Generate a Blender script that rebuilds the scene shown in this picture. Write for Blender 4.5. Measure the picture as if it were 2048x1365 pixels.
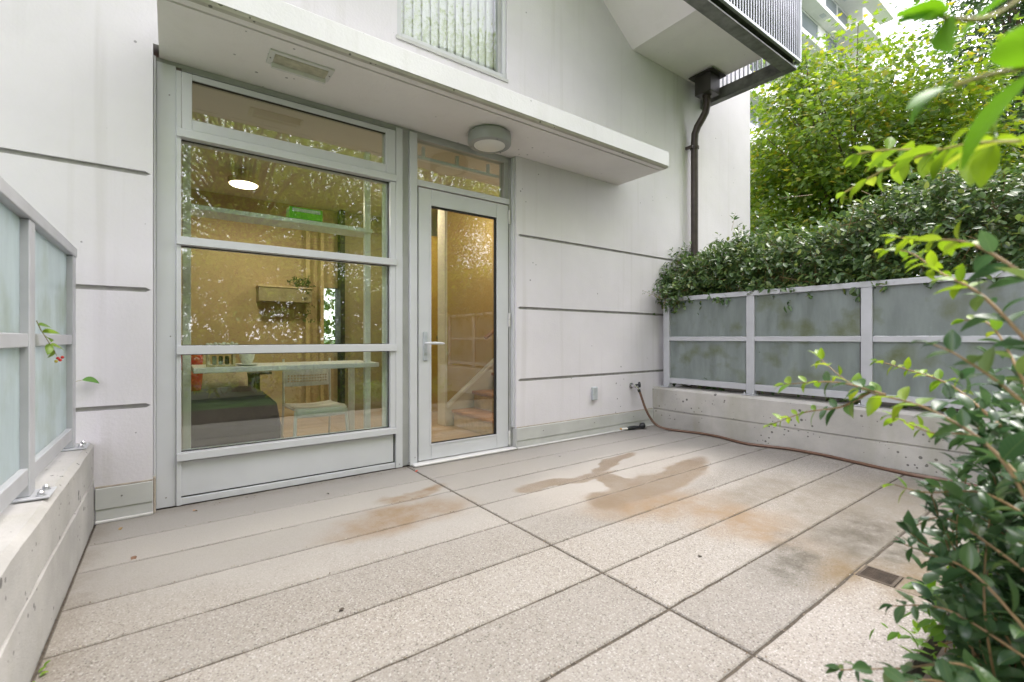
import bpy, math, random
import numpy as np
from mathutils import Vector
for _o in list(bpy.data.objects): bpy.data.objects.remove(_o)
R = math.radians
scene = bpy.context.scene
col = scene.collection

# ------------------------------------------------------------------ camera, sky, sun, exposure
cam_d = bpy.data.cameras.new('camera'); cam = bpy.data.objects.new('camera', cam_d); col.objects.link(cam)
cam.location = (0, -3.2455, 0.97); cam.rotation_euler = (R(90), 0, -0.6340)
cam_d.sensor_width = 36; cam_d.lens = 928.9 / 2048 * 36; cam_d.shift_y = -0.0029
cam_d.clip_start = 0.02; cam_d.clip_end = 2000
cam_d.dof.use_dof = True; cam_d.dof.focus_distance = 4.2; cam_d.dof.aperture_fstop = 2.8
scene.camera = cam

world = bpy.data.worlds.new('World'); scene.world = world; world.use_nodes = True
SUN_EL, SUN_AZ = R(64), R(104)          # azimuth measured clockwise from +Y
wn = world.node_tree; wn.nodes.clear()
w_out = wn.nodes.new('ShaderNodeOutputWorld'); w_bg = wn.nodes.new('ShaderNodeBackground')
w_sky = wn.nodes.new('ShaderNodeTexSky'); w_sky.sky_type = 'NISHITA'; w_sky.sun_disc = False
w_sky.sun_elevation = SUN_EL; w_sky.sun_rotation = SUN_AZ
w_sky.dust_density = 4.0; w_sky.air_density = 1.0
w_mix = wn.nodes.new('ShaderNodeMix'); w_mix.data_type = 'RGBA'; w_mix.inputs[0].default_value = 0.80
w_mix.inputs[7].default_value = (7.6, 7.25, 7.95, 1)      # even cloud cover
wn.links.new(w_sky.outputs[0], w_mix.inputs[6]); wn.links.new(w_mix.outputs[2], w_bg.inputs[0])
w_bg.inputs[1].default_value = 0.15
wn.links.new(w_bg.outputs[0], w_out.inputs[0])

sun_d = bpy.data.lights.new('sun', 'SUN'); sun = bpy.data.objects.new('sun', sun_d); col.objects.link(sun)
sun_d.energy = 0.9; sun_d.angle = R(25); sun_d.color = (1.0, 0.96, 0.90)
_sd = Vector((math.sin(SUN_AZ) * math.cos(SUN_EL), math.cos(SUN_AZ) * math.cos(SUN_EL), math.sin(SUN_EL)))
sun.rotation_euler = (-_sd).to_track_quat('-Z', 'Y').to_euler()

scene.view_settings.view_transform = 'Standard'; scene.view_settings.look = 'None'
scene.view_settings.exposure = 2.07; scene.view_settings.gamma = 1.0
scene.view_settings.use_curve_mapping = False
scene.render.engine = 'CYCLES'
cy = scene.cycles
cy.use_denoising = True; cy.max_bounces = 6; cy.diffuse_bounces = 3; cy.glossy_bounces = 3
cy.transmission_bounces = 6; cy.transparent_max_bounces = 12; cy.sample_clamp_indirect = 6.0
cy.caustics_reflective = False; cy.caustics_refractive = False

# ------------------------------------------------------------------ mesh helpers
rnd = random.Random(7)
class MB:
    def __init__(s): s.v = []; s.f = []
    def add(s, V, F):
        n = len(s.v); s.v += [tuple(p) for p in V]; s.f += [tuple(i + n for i in f) for f in F]; return s
    def box(s, x0, x1, y0, y1, z0, z1, b=0.0):
        lo = (min(x0, x1), min(y0, y1), min(z0, z1)); hi = (max(x0, x1), max(y0, y1), max(z0, z1))
        c = [(lo[i] + hi[i]) / 2 for i in range(3)]
        if b <= 0:
            V = [(lo[0] if i & 1 == 0 else hi[0], lo[1] if i & 2 == 0 else hi[1], lo[2] if i & 4 == 0 else hi[2]) for i in range(8)]
            return s.add(V, [(0, 2, 3, 1), (4, 5, 7, 6), (0, 1, 5, 4), (2, 6, 7, 3), (0, 4, 6, 2), (1, 3, 7, 5)])
        b = min(b, 0.45 * min(hi[i] - lo[i] for i in range(3)))
        V, idx = [], {}
        for sx in (0, 1):
            for sy in (0, 1):
                for sz in (0, 1):
                    sg = (sx, sy, sz)
                    for a in range(3):
                        p = [0, 0, 0]
                        for i in range(3):
                            e = hi[i] if sg[i] else lo[i]
                            p[i] = e if i == a else (e - b if sg[i] else e + b)
                        idx[sg, a] = len(V); V.append(tuple(p))
        F = []
        for a in range(3):
            o = [i for i in range(3) if i != a]
            for sa in (0, 1):
                q = []
                for (p, r) in ((0, 0), (1, 0), (1, 1), (0, 1)):
                    sg = [0, 0, 0]; sg[a] = sa; sg[o[0]] = p; sg[o[1]] = r; q.append(idx[tuple(sg), a])
                F.append(q)
        for e in range(3):
            o = [i for i in range(3) if i != e]
            for p in (0, 1):
                for r in (0, 1):
                    A = [0, 0, 0]; A[o[0]] = p; A[o[1]] = r; B = list(A); B[e] = 1; A = tuple(A); B = tuple(B)
                    F.append([idx[A, o[0]], idx[B, o[0]], idx[B, o[1]], idx[A, o[1]]])
        for sx in (0, 1):
            for sy in (0, 1):
                for sz in (0, 1): F.append([idx[(sx, sy, sz), a] for a in range(3)])
        out = []
        for f in F:
            P = [Vector(V[i]) for i in f]
            n = (P[1] - P[0]).cross(P[2] - P[0]); m = sum(P, Vector()) / len(P) - Vector(c)
            out.append(tuple(f) if n.dot(m) > 0 else tuple(reversed(f)))
        return s.add(V, out)
    def prism(s, poly, axis, a0, a1):
        """extrude a 2-D polygon along axis 'x' (poly=y,z), 'y' (poly=x,z) or 'z' (poly=x,y)"""
        def mk(p, a): return {'x': (a, p[0], p[1]), 'y': (p[0], a, p[1]), 'z': (p[0], p[1], a)}[axis]
        n = len(poly)
        area = sum(poly[i][0] * poly[(i + 1) % n][1] - poly[(i + 1) % n][0] * poly[i][1] for i in range(n))
        if area < 0: poly = list(reversed(poly))
        lo, hi = min(a0, a1), max(a0, a1)
        if axis == 'y': lo, hi = hi, lo
        V = [mk(p, lo) for p in poly] + [mk(p, hi) for p in poly]
        F = [tuple(reversed(range(n))), tuple(range(n, 2 * n))] + [(i, (i + 1) % n, n + (i + 1) % n, n + i) for i in range(n)]
        return s.add(V, F)
    def tube(s, path, r, n=8, cap=True):
        P = [Vector(p) for p in path]; rs = r if isinstance(r, (list, tuple)) else [r] * len(P)
        t = (P[1] - P[0]).normalized(); up = Vector((0, 0, 1)) if abs(t.z) < .9 else Vector((1, 0, 0))
        u = t.cross(up).normalized(); V = []
        for i, p in enumerate(P):
            tt = (P[min(i + 1, len(P) - 1)] - P[max(i - 1, 0)]).normalized()
            u = (u - tt * u.dot(tt)).normalized(); w = tt.cross(u)
            for k in range(n):
                a = 2 * math.pi * k / n; V.append(p + (u * math.cos(a) + w * math.sin(a)) * rs[i])
        F = [(i * n + k, i * n + (k + 1) % n, (i + 1) * n + (k + 1) % n, (i + 1) * n + k) for i in range(len(P) - 1) for k in range(n)]
        if cap: F += [tuple(reversed(range(n))), tuple(range((len(P) - 1) * n, len(P) * n))]
        return s.add(V, F)
    def lathe(s, prof, c=(0, 0, 0), axis=(0, 0, 1), n=24):
        """profile of (radius, height along axis)"""
        ax = Vector(axis).normalized(); up = Vector((0, 0, 1)) if abs(ax.z) < .9 else Vector((1, 0, 0))
        u = ax.cross(up).normalized(); w = ax.cross(u); c = Vector(c); V = []
        for (r, h) in prof:
            for k in range(n):
                a = 2 * math.pi * k / n; V.append(c + ax * h + (u * math.cos(a) + w * math.sin(a)) * max(r, 1e-4))
        F = [(i * n + k, i * n + (k + 1) % n, (i + 1) * n + (k + 1) % n, (i + 1) * n + k) for i in range(len(prof) - 1) for k in range(n)]
        F += [tuple(reversed(range(n))), tuple(range((len(prof) - 1) * n, len(prof) * n))]
        return s.add(V, F)
    def build(s, name, mat, parent=None, smooth=False, label=None, cat=None, group=None, kind=None):
        return link_mesh(name, mesh_from(name, s.v, s.f, smooth), mat, parent, label, cat, group, kind)

def mesh_from(name, V, F, smooth=False):
    me = bpy.data.meshes.new(name); me.from_pydata(V, [], F); me.update()
    import bmesh
    bm = bmesh.new(); bm.from_mesh(me); bmesh.ops.recalc_face_normals(bm, faces=bm.faces); bm.to_mesh(me); bm.free()
    if smooth:
        me.polygons.foreach_set('use_smooth', [True] * len(me.polygons)); me.set_sharp_from_angle(angle=R(38))
    return me

def tag(o, label=None, cat=None, group=None, kind=None):
    if label: o['label'] = label
    if cat: o['category'] = cat
    if group: o['group'] = group
    if kind: o['kind'] = kind
    return o
def wloc(o):
    p = Vector(o.location)
    while o.parent: o = o.parent; p += Vector(o.location)
    return p
def link_mesh(name, me, mat, parent=None, label=None, cat=None, group=None, kind=None):
    """mesh is in world coordinates; a child keeps its parent's origin, a thing keeps the world origin"""
    o = bpy.data.objects.new(name, me); col.objects.link(o)
    if mat: me.materials.append(mat)
    if parent:
        o.parent = parent; w = wloc(parent)
        if w.length > 0: o.location = -w
    return tag(o, label, cat, group, kind)
def thing(name, loc, label, cat, group=None):
    o = bpy.data.objects.new(name, None); o.location = loc; o.empty_display_size = .1; col.objects.link(o)
    return tag(o, label, cat, group)
def bx(name, mat, parent, x0, x1, y0, y1, z0, z1, b=0.0015, **k):
    return MB().box(x0, x1, y0, y1, z0, z1, b).build(name, mat, parent, **k)
def np_mesh(name, V, F, smooth=False):
    """V (n,3), F (m,k) arrays: a fast mesh of k-gons"""
    V = np.asarray(V, np.float32); F = np.asarray(F, np.int32); m, k = F.shape
    me = bpy.data.meshes.new(name); me.vertices.add(len(V)); me.vertices.foreach_set('co', V.ravel())
    me.loops.add(m * k); me.loops.foreach_set('vertex_index', F.ravel())
    me.polygons.add(m); me.polygons.foreach_set('loop_start', np.arange(0, m * k, k, dtype=np.int32))
    me.polygons.foreach_set('loop_total', np.full(m, k, np.int32))
    if smooth: me.polygons.foreach_set('use_smooth', np.ones(m, bool))
    me.update(calc_edges=True); return me

# ------------------------------------------------------------------ material helpers
def new_mat(name):
    m = bpy.data.materials.new(name); m.use_nodes = True; nt = m.node_tree
    p = nt.nodes['Principled BSDF']; return m, nt, p
def N(nt, t, **k):
    n = nt.nodes.new(t)
    for a, v in k.items():
        if a.startswith('i_'): n.inputs[int(a[2:]) if a[2:].isdigit() else a[2:]].default_value = v
        else: setattr(n, a, v)
    return n
def L(nt, a, b): nt.links.new(a, b)
def ocoord(nt): return N(nt, 'ShaderNodeTexCoord').outputs['Object']
def noise(nt, vec, scale, detail=4, rough=.55):
    n = N(nt, 'ShaderNodeTexNoise'); n.inputs['Scale'].default_value = scale; n.inputs['Detail'].default_value = detail
    n.inputs['Roughness'].default_value = rough; L(nt, vec, n.inputs['Vector']); return n
def mapr(nt, val, a, b, c=0., d=1., smooth=False):
    n = N(nt, 'ShaderNodeMapRange'); n.interpolation_type = 'SMOOTHSTEP' if smooth else 'LINEAR'
    for i, x in zip((1, 2, 3, 4), (a, b, c, d)): n.inputs[i].default_value = x
    L(nt, val, n.inputs[0]); return n.outputs[0]
def math_(nt, op, a, b=None):
    n = N(nt, 'ShaderNodeMath', operation=op)
    for i, x in enumerate((a, b)):
        if x is None: continue
        if isinstance(x, (int, float)): n.inputs[i].default_value = x
        else: L(nt, x, n.inputs[i])
    return n.outputs[0]
def mixc(nt, fac, a, b, mode='MIX'):
    n = N(nt, 'ShaderNodeMix', data_type='RGBA', blend_type=mode)
    for i, x in ((0, fac), (6, a), (7, b)):
        if isinstance(x, (int, float)): n.inputs[i].default_value = x
        elif isinstance(x, tuple): n.inputs[i].default_value = x if len(x) == 4 else x + (1,)
        else: L(nt, x, n.inputs[i])
    return n.outputs[2]
def bump(nt, p, h, strength, dist=.01):
    b = N(nt, 'ShaderNodeBump'); b.inputs['Strength'].default_value = strength; b.inputs['Distance'].default_value = dist
    L(nt, h, b.inputs['Height']); L(nt, b.outputs[0], p.inputs['Normal']); return b
def vmap(nt, vec, scale=(1, 1, 1), loc=(0, 0, 0), rot=(0, 0, 0)):
    n = N(nt, 'ShaderNodeMapping'); n.inputs['Scale'].default_value = scale; n.inputs['Location'].default_value = loc
    n.inputs['Rotation'].default_value = rot; L(nt, vec, n.inputs[0]); return n.outputs[0]

def simple(name, colr, rough=.5, metal=0., var=.06, nscale=6., bumps=0., bscale=80., spec=.5):
    m, nt, p = new_mat(name); c = ocoord(nt)
    n = noise(nt, c, nscale, 4)
    f = mapr(nt, n.outputs[0], .3, .7)
    dark = tuple(x * (1 - var) for x in colr); lite = tuple(min(1, x * (1 + var)) for x in colr)
    L(nt, mixc(nt, f, dark, lite), p.inputs['Base Color'])
    p.inputs['Roughness'].default_value = rough; p.inputs['Metallic'].default_value = metal
    p.inputs['Specular IOR Level'].default_value = spec
    if bumps > 0:
        b = noise(nt, c, bscale, 5); bump(nt, p, b.outputs[0], bumps, .004)
    return m

def painted_concrete(name, colr, holes=True, dirt=.35):
    m, nt, p = new_mat(name); c = ocoord(nt)
    big = noise(nt, c, .9, 5); mid = noise(nt, c, 7, 5); fine = noise(nt, c, 60, 4, .6)
    base = mixc(nt, mapr(nt, big.outputs[0], .35, .65), tuple(x * .92 for x in colr), tuple(min(1, x * 1.04) for x in colr))
    base = mixc(nt, math_(nt, 'MULTIPLY', mapr(nt, mid.outputs[0], .5, .8), .10), base, tuple(x * .8 for x in colr))
    # faint run-off streaks
    st = noise(nt, vmap(nt, c, (9, 9, .35)), 1.0, 4)
    base = mixc(nt, math_(nt, 'MULTIPLY', mapr(nt, st.outputs[0], .55, .8), dirt), base, tuple(x * y for x, y in zip(colr, (.72, .71, .66))))
    h = fine.outputs[0]
    if holes:   # air-bubble pits in the cast surface
        vo = N(nt, 'ShaderNodeTexVoronoi'); vo.inputs['Scale'].default_value = 15; L(nt, c, vo.inputs['Vector'])
        wn_ = N(nt, 'ShaderNodeTexWhiteNoise'); L(nt, vo.outputs['Color'], wn_.inputs['Vector'])
        area = mapr(nt, noise(nt, c, 2.2, 2).outputs[0], .48, .62)
        keep = math_(nt, 'GREATER_THAN', wn_.outputs[0], .72)
        rad = math_(nt, 'MULTIPLY', math_(nt, 'MULTIPLY', wn_.outputs[0], .15), area)
        d = math_(nt, 'SUBTRACT', rad, vo.outputs['Distance'])
        pit = math_(nt, 'MULTIPLY', mapr(nt, d, 0, .02), keep)
        base = mixc(nt, math_(nt, 'MULTIPLY', pit, .75), base, tuple(x * .28 for x in colr))
        h = math_(nt, 'SUBTRACT', fine.outputs[0], math_(nt, 'MULTIPLY', pit, 2.5))
    L(nt, base, p.inputs['Base Color']); p.inputs['Roughness'].default_value = .62
    p.inputs['Specular IOR Level'].default_value = .3
    bump(nt, p, math_(nt, 'ADD', h, math_(nt, 'MULTIPLY', mid.outputs[0], 1.5)), .26, .006)
    return m

def raw_concrete(name, colr, algae=.4):
    m, nt, p = new_mat(name); c = ocoord(nt)
    big = noise(nt, c, 2.2, 6, .6); fine = noise(nt, c, 45, 6, .7); grit = noise(nt, c, 170, 3, .7)
    base = mixc(nt, mapr(nt, big.outputs[0], .3, .7), tuple(x * .74 for x in colr), tuple(min(1, x * 1.12) for x in colr))
    base = mixc(nt, math_(nt, 'MULTIPLY', mapr(nt, fine.outputs[0], .55, .78), .35), base, tuple(x * .6 for x in colr))
    base = mixc(nt, math_(nt, 'MULTIPLY', mapr(nt, grit.outputs[0], .60, .75), .45), base, (.62, .60, .56))
    vo = N(nt, 'ShaderNodeTexVoronoi'); vo.inputs['Scale'].default_value = 28; L(nt, c, vo.inputs['Vector'])
    wn_ = N(nt, 'ShaderNodeTexWhiteNoise'); L(nt, vo.outputs['Color'], wn_.inputs['Vector'])
    area = mapr(nt, noise(nt, c, 3.1, 2).outputs[0], .36, .66)
    d = math_(nt, 'SUBTRACT', math_(nt, 'MULTIPLY', math_(nt, 'MULTIPLY', wn_.outputs[0], .42), area), vo.outputs['Distance'])
    pit = math_(nt, 'MULTIPLY', mapr(nt, d, 0, .03), math_(nt, 'GREATER_THAN', wn_.outputs[0], .45))
    base = mixc(nt, math_(nt, 'MULTIPLY', pit, .85), base, tuple(x * .22 for x in colr))
    st = noise(nt, vmap(nt, c, (4, 4, .5)), 1.3, 5)
    base = mixc(nt, math_(nt, 'MULTIPLY', mapr(nt, st.outputs[0], .52, .75), algae), base, (.30, .29, .21))
    L(nt, base, p.inputs['Base Color']); p.inputs['Roughness'].default_value = .85; p.inputs['Specular IOR Level'].default_value = .25
    bump(nt, p, math_(nt, 'SUBTRACT', math_(nt, 'ADD', fine.outputs[0], grit.outputs[0]), math_(nt, 'MULTIPLY', pit, 2.5)), .4, .005)
    return m

def ell_mask(nt, vec, cx, cyy, rx, ry, ang, s0=.8, s1=1.15):
    """1 inside an ellipse on the floor, 0 outside"""
    d = N(nt, 'ShaderNodeVectorMath', operation='SUBTRACT'); L(nt, vec, d.inputs[0]); d.inputs[1].default_value = (cx, cyy, 0)
    r = N(nt, 'ShaderNodeVectorRotate', rotation_type='Z_AXIS'); L(nt, d.outputs[0], r.inputs['Vector']); r.inputs['Angle'].default_value = -R(ang)
    q = N(nt, 'ShaderNodeVectorMath', operation='MULTIPLY'); L(nt, r.outputs[0], q.inputs[0]); q.inputs[1].default_value = (1 / rx, 1 / ry, 0)
    ln = N(nt, 'ShaderNodeVectorMath', operation='LENGTH'); L(nt, q.outputs[0], ln.inputs[0])
    return mapr(nt, ln.outputs['Value'], s0, s1, 1., 0., True)

def paver_material():
    m, nt, p = new_mat('exposed_aggregate'); c = ocoord(nt)
    rnd_ = N(nt, 'ShaderNodeObjectInfo').outputs['Random']
    def stones(scale):
        v = N(nt, 'ShaderNodeTexVoronoi'); v.inputs['Scale'].default_value = scale; L(nt, c, v.inputs['Vector']); return v
    v1 = stones(175); v2 = stones(330)
    ramp = N(nt, 'ShaderNodeValToRGB'); w = N(nt, 'ShaderNodeTexWhiteNoise'); L(nt, v1.outputs['Color'], w.inputs['Vector']); L(nt, w.outputs[0], ramp.inputs[0])
    cr = ramp.color_ramp; cr.interpolation = 'CONSTANT'
    stops = [(0, (.42, .37, .315)), (.18, (.58, .54, .49)), (.40, (.30, .26, .22)), (.55, (.68, .64, .595)), (.68, (.45, .42, .39)), (.84, (.14, .125, .11)), (.92, (.82, .79, .75))]
    while len(cr.elements) < len(stops): cr.elements.new(.5)
    for e, (pos, cc) in zip(cr.elements, stops): e.position = pos; e.color = cc + (1,)
    matrix = mixc(nt, mapr(nt, v2.outputs['Distance'], .1, .6), (.57, .525, .47), (.47, .43, .38))
    stone_f = mapr(nt, v1.outputs['Distance'], .40, .62, 1., 0.)
    # paler and less stony towards the house, tone lifted to offset canopy shade
    big = noise(nt, c, 1.1, 5)
    sep = N(nt, 'ShaderNodeSeparateXYZ'); L(nt, c, sep.inputs[0])
    house_lift = mapr(nt, math_(nt, 'ADD', sep.outputs[1], math_(nt, 'MULTIPLY', math_(nt, 'SUBTRACT', big.outputs[0], .5), 1.4)), -1.7, -.5, 0., 1., True)
    base = mixc(nt, math_(nt, 'MULTIPLY', stone_f, mapr(nt, house_lift, 0, 1, .85, .3)), matrix, ramp.outputs[0])
    base = mixc(nt, math_(nt, 'MULTIPLY', house_lift, .62), base, (.72, .69, .645))
    base = mixc(nt, mapr(nt, big.outputs[0], .35, .7, 0., .22), base, (.64, .625, .60))
    tone = mapr(nt, rnd_, 0, 1, .44, .56)
    mul = N(nt, 'ShaderNodeVectorMath', operation='SCALE'); L(nt, base, mul.inputs[0]); L(nt, tone, mul.inputs['Scale']); base = mul.outputs[0]
    # warped floor coordinates for spilled-water and rust marks
    def warp(vec, scale, amt):
        wv = N(nt, 'ShaderNodeTexNoise'); wv.inputs['Scale'].default_value = scale; wv.inputs['Detail'].default_value = 5; L(nt, c, wv.inputs['Vector'])
        sub = N(nt, 'ShaderNodeVectorMath', operation='SUBTRACT'); L(nt, wv.outputs['Color'], sub.inputs[0]); sub.inputs[1].default_value = (.5, .5, .5)
        sc = N(nt, 'ShaderNodeVectorMath', operation='SCALE'); L(nt, sub.outputs[0], sc.inputs[0]); sc.inputs['Scale'].default_value = amt
        ad = N(nt, 'ShaderNodeVectorMath', operation='ADD'); L(nt, vec, ad.inputs[0]); L(nt, sc.outputs[0], ad.inputs[1]); return ad.outputs[0]
    wc = warp(warp(c, 2.6, .34), 11, .07)
    def union(ms):
        o = ms[0]
        for q in ms[1:]: o = math_(nt, 'MAXIMUM', o, q)
        return o
    wet = union([ell_mask(nt, wc, 2.18, -.93, .46, .085, -6, .80, 1.04), ell_mask(nt, wc, 2.78, -.80, .42, .075, 12, .80, 1.04),
                 ell_mask(nt, wc, 2.42, -1.14, .13, .20, 10, .80, 1.04), ell_mask(nt, wc, 2.55, -1.32, .66, .15, 3, .75, 1.06),
                 ell_mask(nt, wc, 3.15, -1.22, .42, .085, 10, .6, 1.1)])
    soft = union([ell_mask(nt, wc, 2.28, -1.55, .55, .26, -20, .3, 1.2), ell_mask(nt, wc, 2.45, -1.95, .30, .40, -5, .3, 1.25),
                  ell_mask(nt, wc, 1.02, -.83, .46, .24, 6, .5, 1.15), ell_mask(nt, wc, 1.25, -.52, .26, .08, 8, .5, 1.2)])
    damp = union([ell_mask(nt, wc, 3.25, -2.35, .95, .55, 5, .6, 1.08), ell_mask(nt, wc, 3.0, -1.78, .55, .22, 4, .5, 1.15)])
    dark = union([ell_mask(nt, wc, 2.72, -2.42, .50, .17, 4, .1, 1.2), ell_mask(nt, wc, 2.62, -2.62, .36, .14, 0, .1, 1.2), ell_mask(nt, wc, 2.20, -2.30, .42, .13, 20, .1, 1.2)])
    rust = union([ell_mask(nt, wc, 2.24, -2.48, .36, .17, 14, .1, 1.15), ell_mask(nt, wc, 2.45, -2.74, .50, .13, 0, .1, 1.15), ell_mask(nt, wc, 2.36, -2.60, .22, .18, 0, .2, 1.1)])
    mot = mapr(nt, noise(nt, c, 5.5, 7, .7).outputs[0], .30, .62, .25, 1.)
    mot2 = mapr(nt, noise(nt, vmap(nt, c, (1, 1, 1), (3, 5, 0)), 9, 7, .75).outputs[0], .34, .60, .15, 1.)
    rim = ell_mask(nt, wc, 2.7, -1.05, 1.05, .42, 3, .75, 1.15)
    base = mixc(nt, math_(nt, 'MULTIPLY', rim, .30), base, (.46, .425, .385))
    base = mixc(nt, math_(nt, 'MULTIPLY', math_(nt, 'MULTIPLY', damp, mot2), .72), base, (.175, .15, .115))
    base = mixc(nt, math_(nt, 'MULTIPLY', math_(nt, 'MULTIPLY', soft, mot), 1.0), base, (.22, .16, .105))
    base = mixc(nt, math_(nt, 'MULTIPLY', math_(nt, 'MULTIPLY', wet, mapr(nt, mot, .25, 1., .65, 1.)), .85), base, (.185, .136, .09))
    base = mixc(nt, math_(nt, 'MULTIPLY', math_(nt, 'MULTIPLY', dark, mot2), .85), base, (.07, .062, .046))
    base = mixc(nt, math_(nt, 'MULTIPLY', math_(nt, 'MULTIPLY', rust, mot), .85), base, (.145, .10, .048))
    ex1 = mapr(nt, sep.outputs[0], 4.20, 4.32, 0., 1.); ex2 = mapr(nt, sep.outputs[0], -.20, -.31, 0., 1.); ey1 = mapr(nt, sep.outputs[1], -.10, .03, 0., 1.)
    shade_grime = math_(nt, 'MULTIPLY', union([ex1, ex2, ey1]), mot2)  # contact shade and edge dirt darkened in along the wall feet
    base = mixc(nt, math_(nt, 'MULTIPLY', shade_grime, .55), base, (.15, .125, .095))
    L(nt, base, p.inputs['Base Color'])
    L(nt, mapr(nt, union([wet, damp]), 0, 1, .82, .38), p.inputs['Roughness']); p.inputs['Specular IOR Level'].default_value = .25
    hgt = math_(nt, 'ADD', math_(nt, 'MULTIPLY', stone_f, .8), noise(nt, c, 400, 2).outputs[0])
    b = bump(nt, p, hgt, .35, .003)
    return m

def leaf_material(name, cols, trans=.35, rough=.35, spec=.5, tcol=None):
    """cols: list of leaf colours picked per leaf; light passes through the blade"""
    m = bpy.data.materials.new(name); m.use_nodes = True; nt = m.node_tree
    p = nt.nodes['Principled BSDF']; out = nt.nodes['Material Output']
    g = N(nt, 'ShaderNodeNewGeometry'); ramp = N(nt, 'ShaderNodeValToRGB'); cr = ramp.color_ramp
    while len(cr.elements) < len(cols): cr.elements.new(.5)
    for i, (e, cc) in enumerate(zip(cr.elements, cols)): e.position = i / max(1, len(cols) - 1); e.color = cc + (1,)
    L(nt, g.outputs['Random Per Island'], ramp.inputs[0])
    L(nt, ramp.outputs[0], p.inputs['Base Color']); p.inputs['Roughness'].default_value = rough; p.inputs['Specular IOR Level'].default_value = spec
    t = N(nt, 'ShaderNodeBsdfTranslucent')
    hs = N(nt, 'ShaderNodeHueSaturation'); hs.inputs['Value'].default_value = 1.7; hs.inputs['Saturation'].default_value = 1.1; hs.inputs['Hue'].default_value = .485
    L(nt, ramp.outputs[0], hs.inputs['Color']); L(nt, hs.outputs[0], t.inputs[0])
    mx = N(nt, 'ShaderNodeMixShader'); mx.inputs[0].default_value = trans
    L(nt, p.outputs[0], mx.inputs[1]); L(nt, t.outputs[0], mx.inputs[2]); L(nt, mx.outputs[0], out.inputs[0])
    return m

def glass_material(name, tint, ior=1.75, rough=0.0):
    m = bpy.data.materials.new(name); m.use_nodes = True; nt = m.node_tree; nt.nodes.clear()
    out = N(nt, 'ShaderNodeOutputMaterial'); tr = N(nt, 'ShaderNodeBsdfTransparent'); tr.inputs[0].default_value = tint + (1,)
    gl = N(nt, 'ShaderNodeBsdfGlossy'); gl.inputs['Roughness'].default_value = rough; gl.inputs['Color'].default_value = (.93, .97, .95, 1)
    fr = N(nt, 'ShaderNodeFresnel'); fr.inputs[0].default_value = ior
    geo = N(nt, 'ShaderNodeNewGeometry')
    fac = math_(nt, 'MULTIPLY', fr.outputs[0], math_(nt, 'SUBTRACT', 1.0, geo.outputs['Backfacing']))
    mx = N(nt, 'ShaderNodeMixShader'); L(nt, fac, mx.inputs[0]); L(nt, tr.outputs[0], mx.inputs[1]); L(nt, gl.outputs[0], mx.inputs[2])
    L(nt, mx.outputs[0], out.inputs[0]); return m

def frosted_material(name, colr, algae=.5, trans=.5):
    m = bpy.data.materials.new(name); m.use_nodes = True; nt = m.node_tree; p = nt.nodes['Principled BSDF']; out = nt.nodes['Material Output']
    c = ocoord(nt)
    n1 = noise(nt, vmap(nt, c, (2.2, 2.2, .45)), 5, 6, .7); n2 = noise(nt, c, 55, 5, .75); n3 = noise(nt, c, 2.3, 3)
    base = mixc(nt, mapr(nt, n1.outputs[0], .38, .62), colr, tuple(x * .66 for x in colr))
    sp = math_(nt, 'MULTIPLY', mapr(nt, n2.outputs[0], .58, .72), mapr(nt, n3.outputs[0], .4, .6))
    base = mixc(nt, math_(nt, 'MULTIPLY', sp, .75 * algae), base, (.52, .60, .57))
    gr = math_(nt, 'MULTIPLY', mapr(nt, noise(nt, c, 3.4, 5).outputs[0], .52, .72), algae)
    base = mixc(nt, gr, base, (.20, .23, .10))
    L(nt, base, p.inputs['Base Color']); p.inputs['Roughness'].default_value = .28; p.inputs['Specular IOR Level'].default_value = .55
    t = N(nt, 'ShaderNodeBsdfTranslucent'); L(nt, mixc(nt, gr, tuple(min(1, x * 1.45) for x in colr), (.28, .32, .12)), t.inputs[0])
    mx = N(nt, 'ShaderNodeMixShader'); mx.inputs[0].default_value = trans
    L(nt, p.outputs[0], mx.inputs[1]); L(nt, t.outputs[0], mx.inputs[2]); L(nt, mx.outputs[0], out.inputs[0]); return m

def emit(name, colr, s):
    m = bpy.data.materials.new(name); m.use_nodes = True; nt = m.node_tree; nt.nodes.clear()
    o = N(nt, 'ShaderNodeOutputMaterial'); e = N(nt, 'ShaderNodeEmission'); e.inputs[0].default_value = colr + (1,); e.inputs[1].default_value = s
    L(nt, e.outputs[0], o.inputs[0]); return m

def wood_floor(name, colr):
    m, nt, p = new_mat(name); c = ocoord(nt)
    g = noise(nt, vmap(nt, c, (1.2, 14, 1)), 3, 5); pl = N(nt, 'ShaderNodeTexBrick'); pl.inputs['Scale'].default_value = 1
    pl.inputs['Brick Width'].default_value = 1.1; pl.inputs['Row Height'].default_value = .12; pl.inputs['Mortar Size'].default_value = .002
    pl.inputs['Color1'].default_value = tuple(x * .85 for x in colr) + (1,); pl.inputs['Color2'].default_value = tuple(x * 1.1 for x in colr) + (1,); pl.inputs['Mortar'].default_value = tuple(x * .4 for x in colr) + (1,)
    L(nt, c, pl.inputs['Vector'])
    L(nt, mixc(nt, mapr(nt, g.outputs[0], .4, .7, 0, .4), pl.outputs[0], tuple(x * .6 for x in colr)), p.inputs['Base Color'])
    p.inputs['Roughness'].default_value = .32; return m

def fabric(name, colr, scale=260):
    m, nt, p = new_mat(name); c = ocoord(nt); n = noise(nt, c, scale, 3); n2 = noise(nt, c, 5, 4)
    L(nt, mixc(nt, mapr(nt, n2.outputs[0], .3, .7), tuple(x * .8 for x in colr), tuple(x * 1.15 for x in colr)), p.inputs['Base Color'])
    p.inputs['Roughness'].default_value = .95; p.inputs['Specular IOR Level'].default_value = .1; bump(nt, p, n.outputs[0], .3, .003); return m

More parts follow.
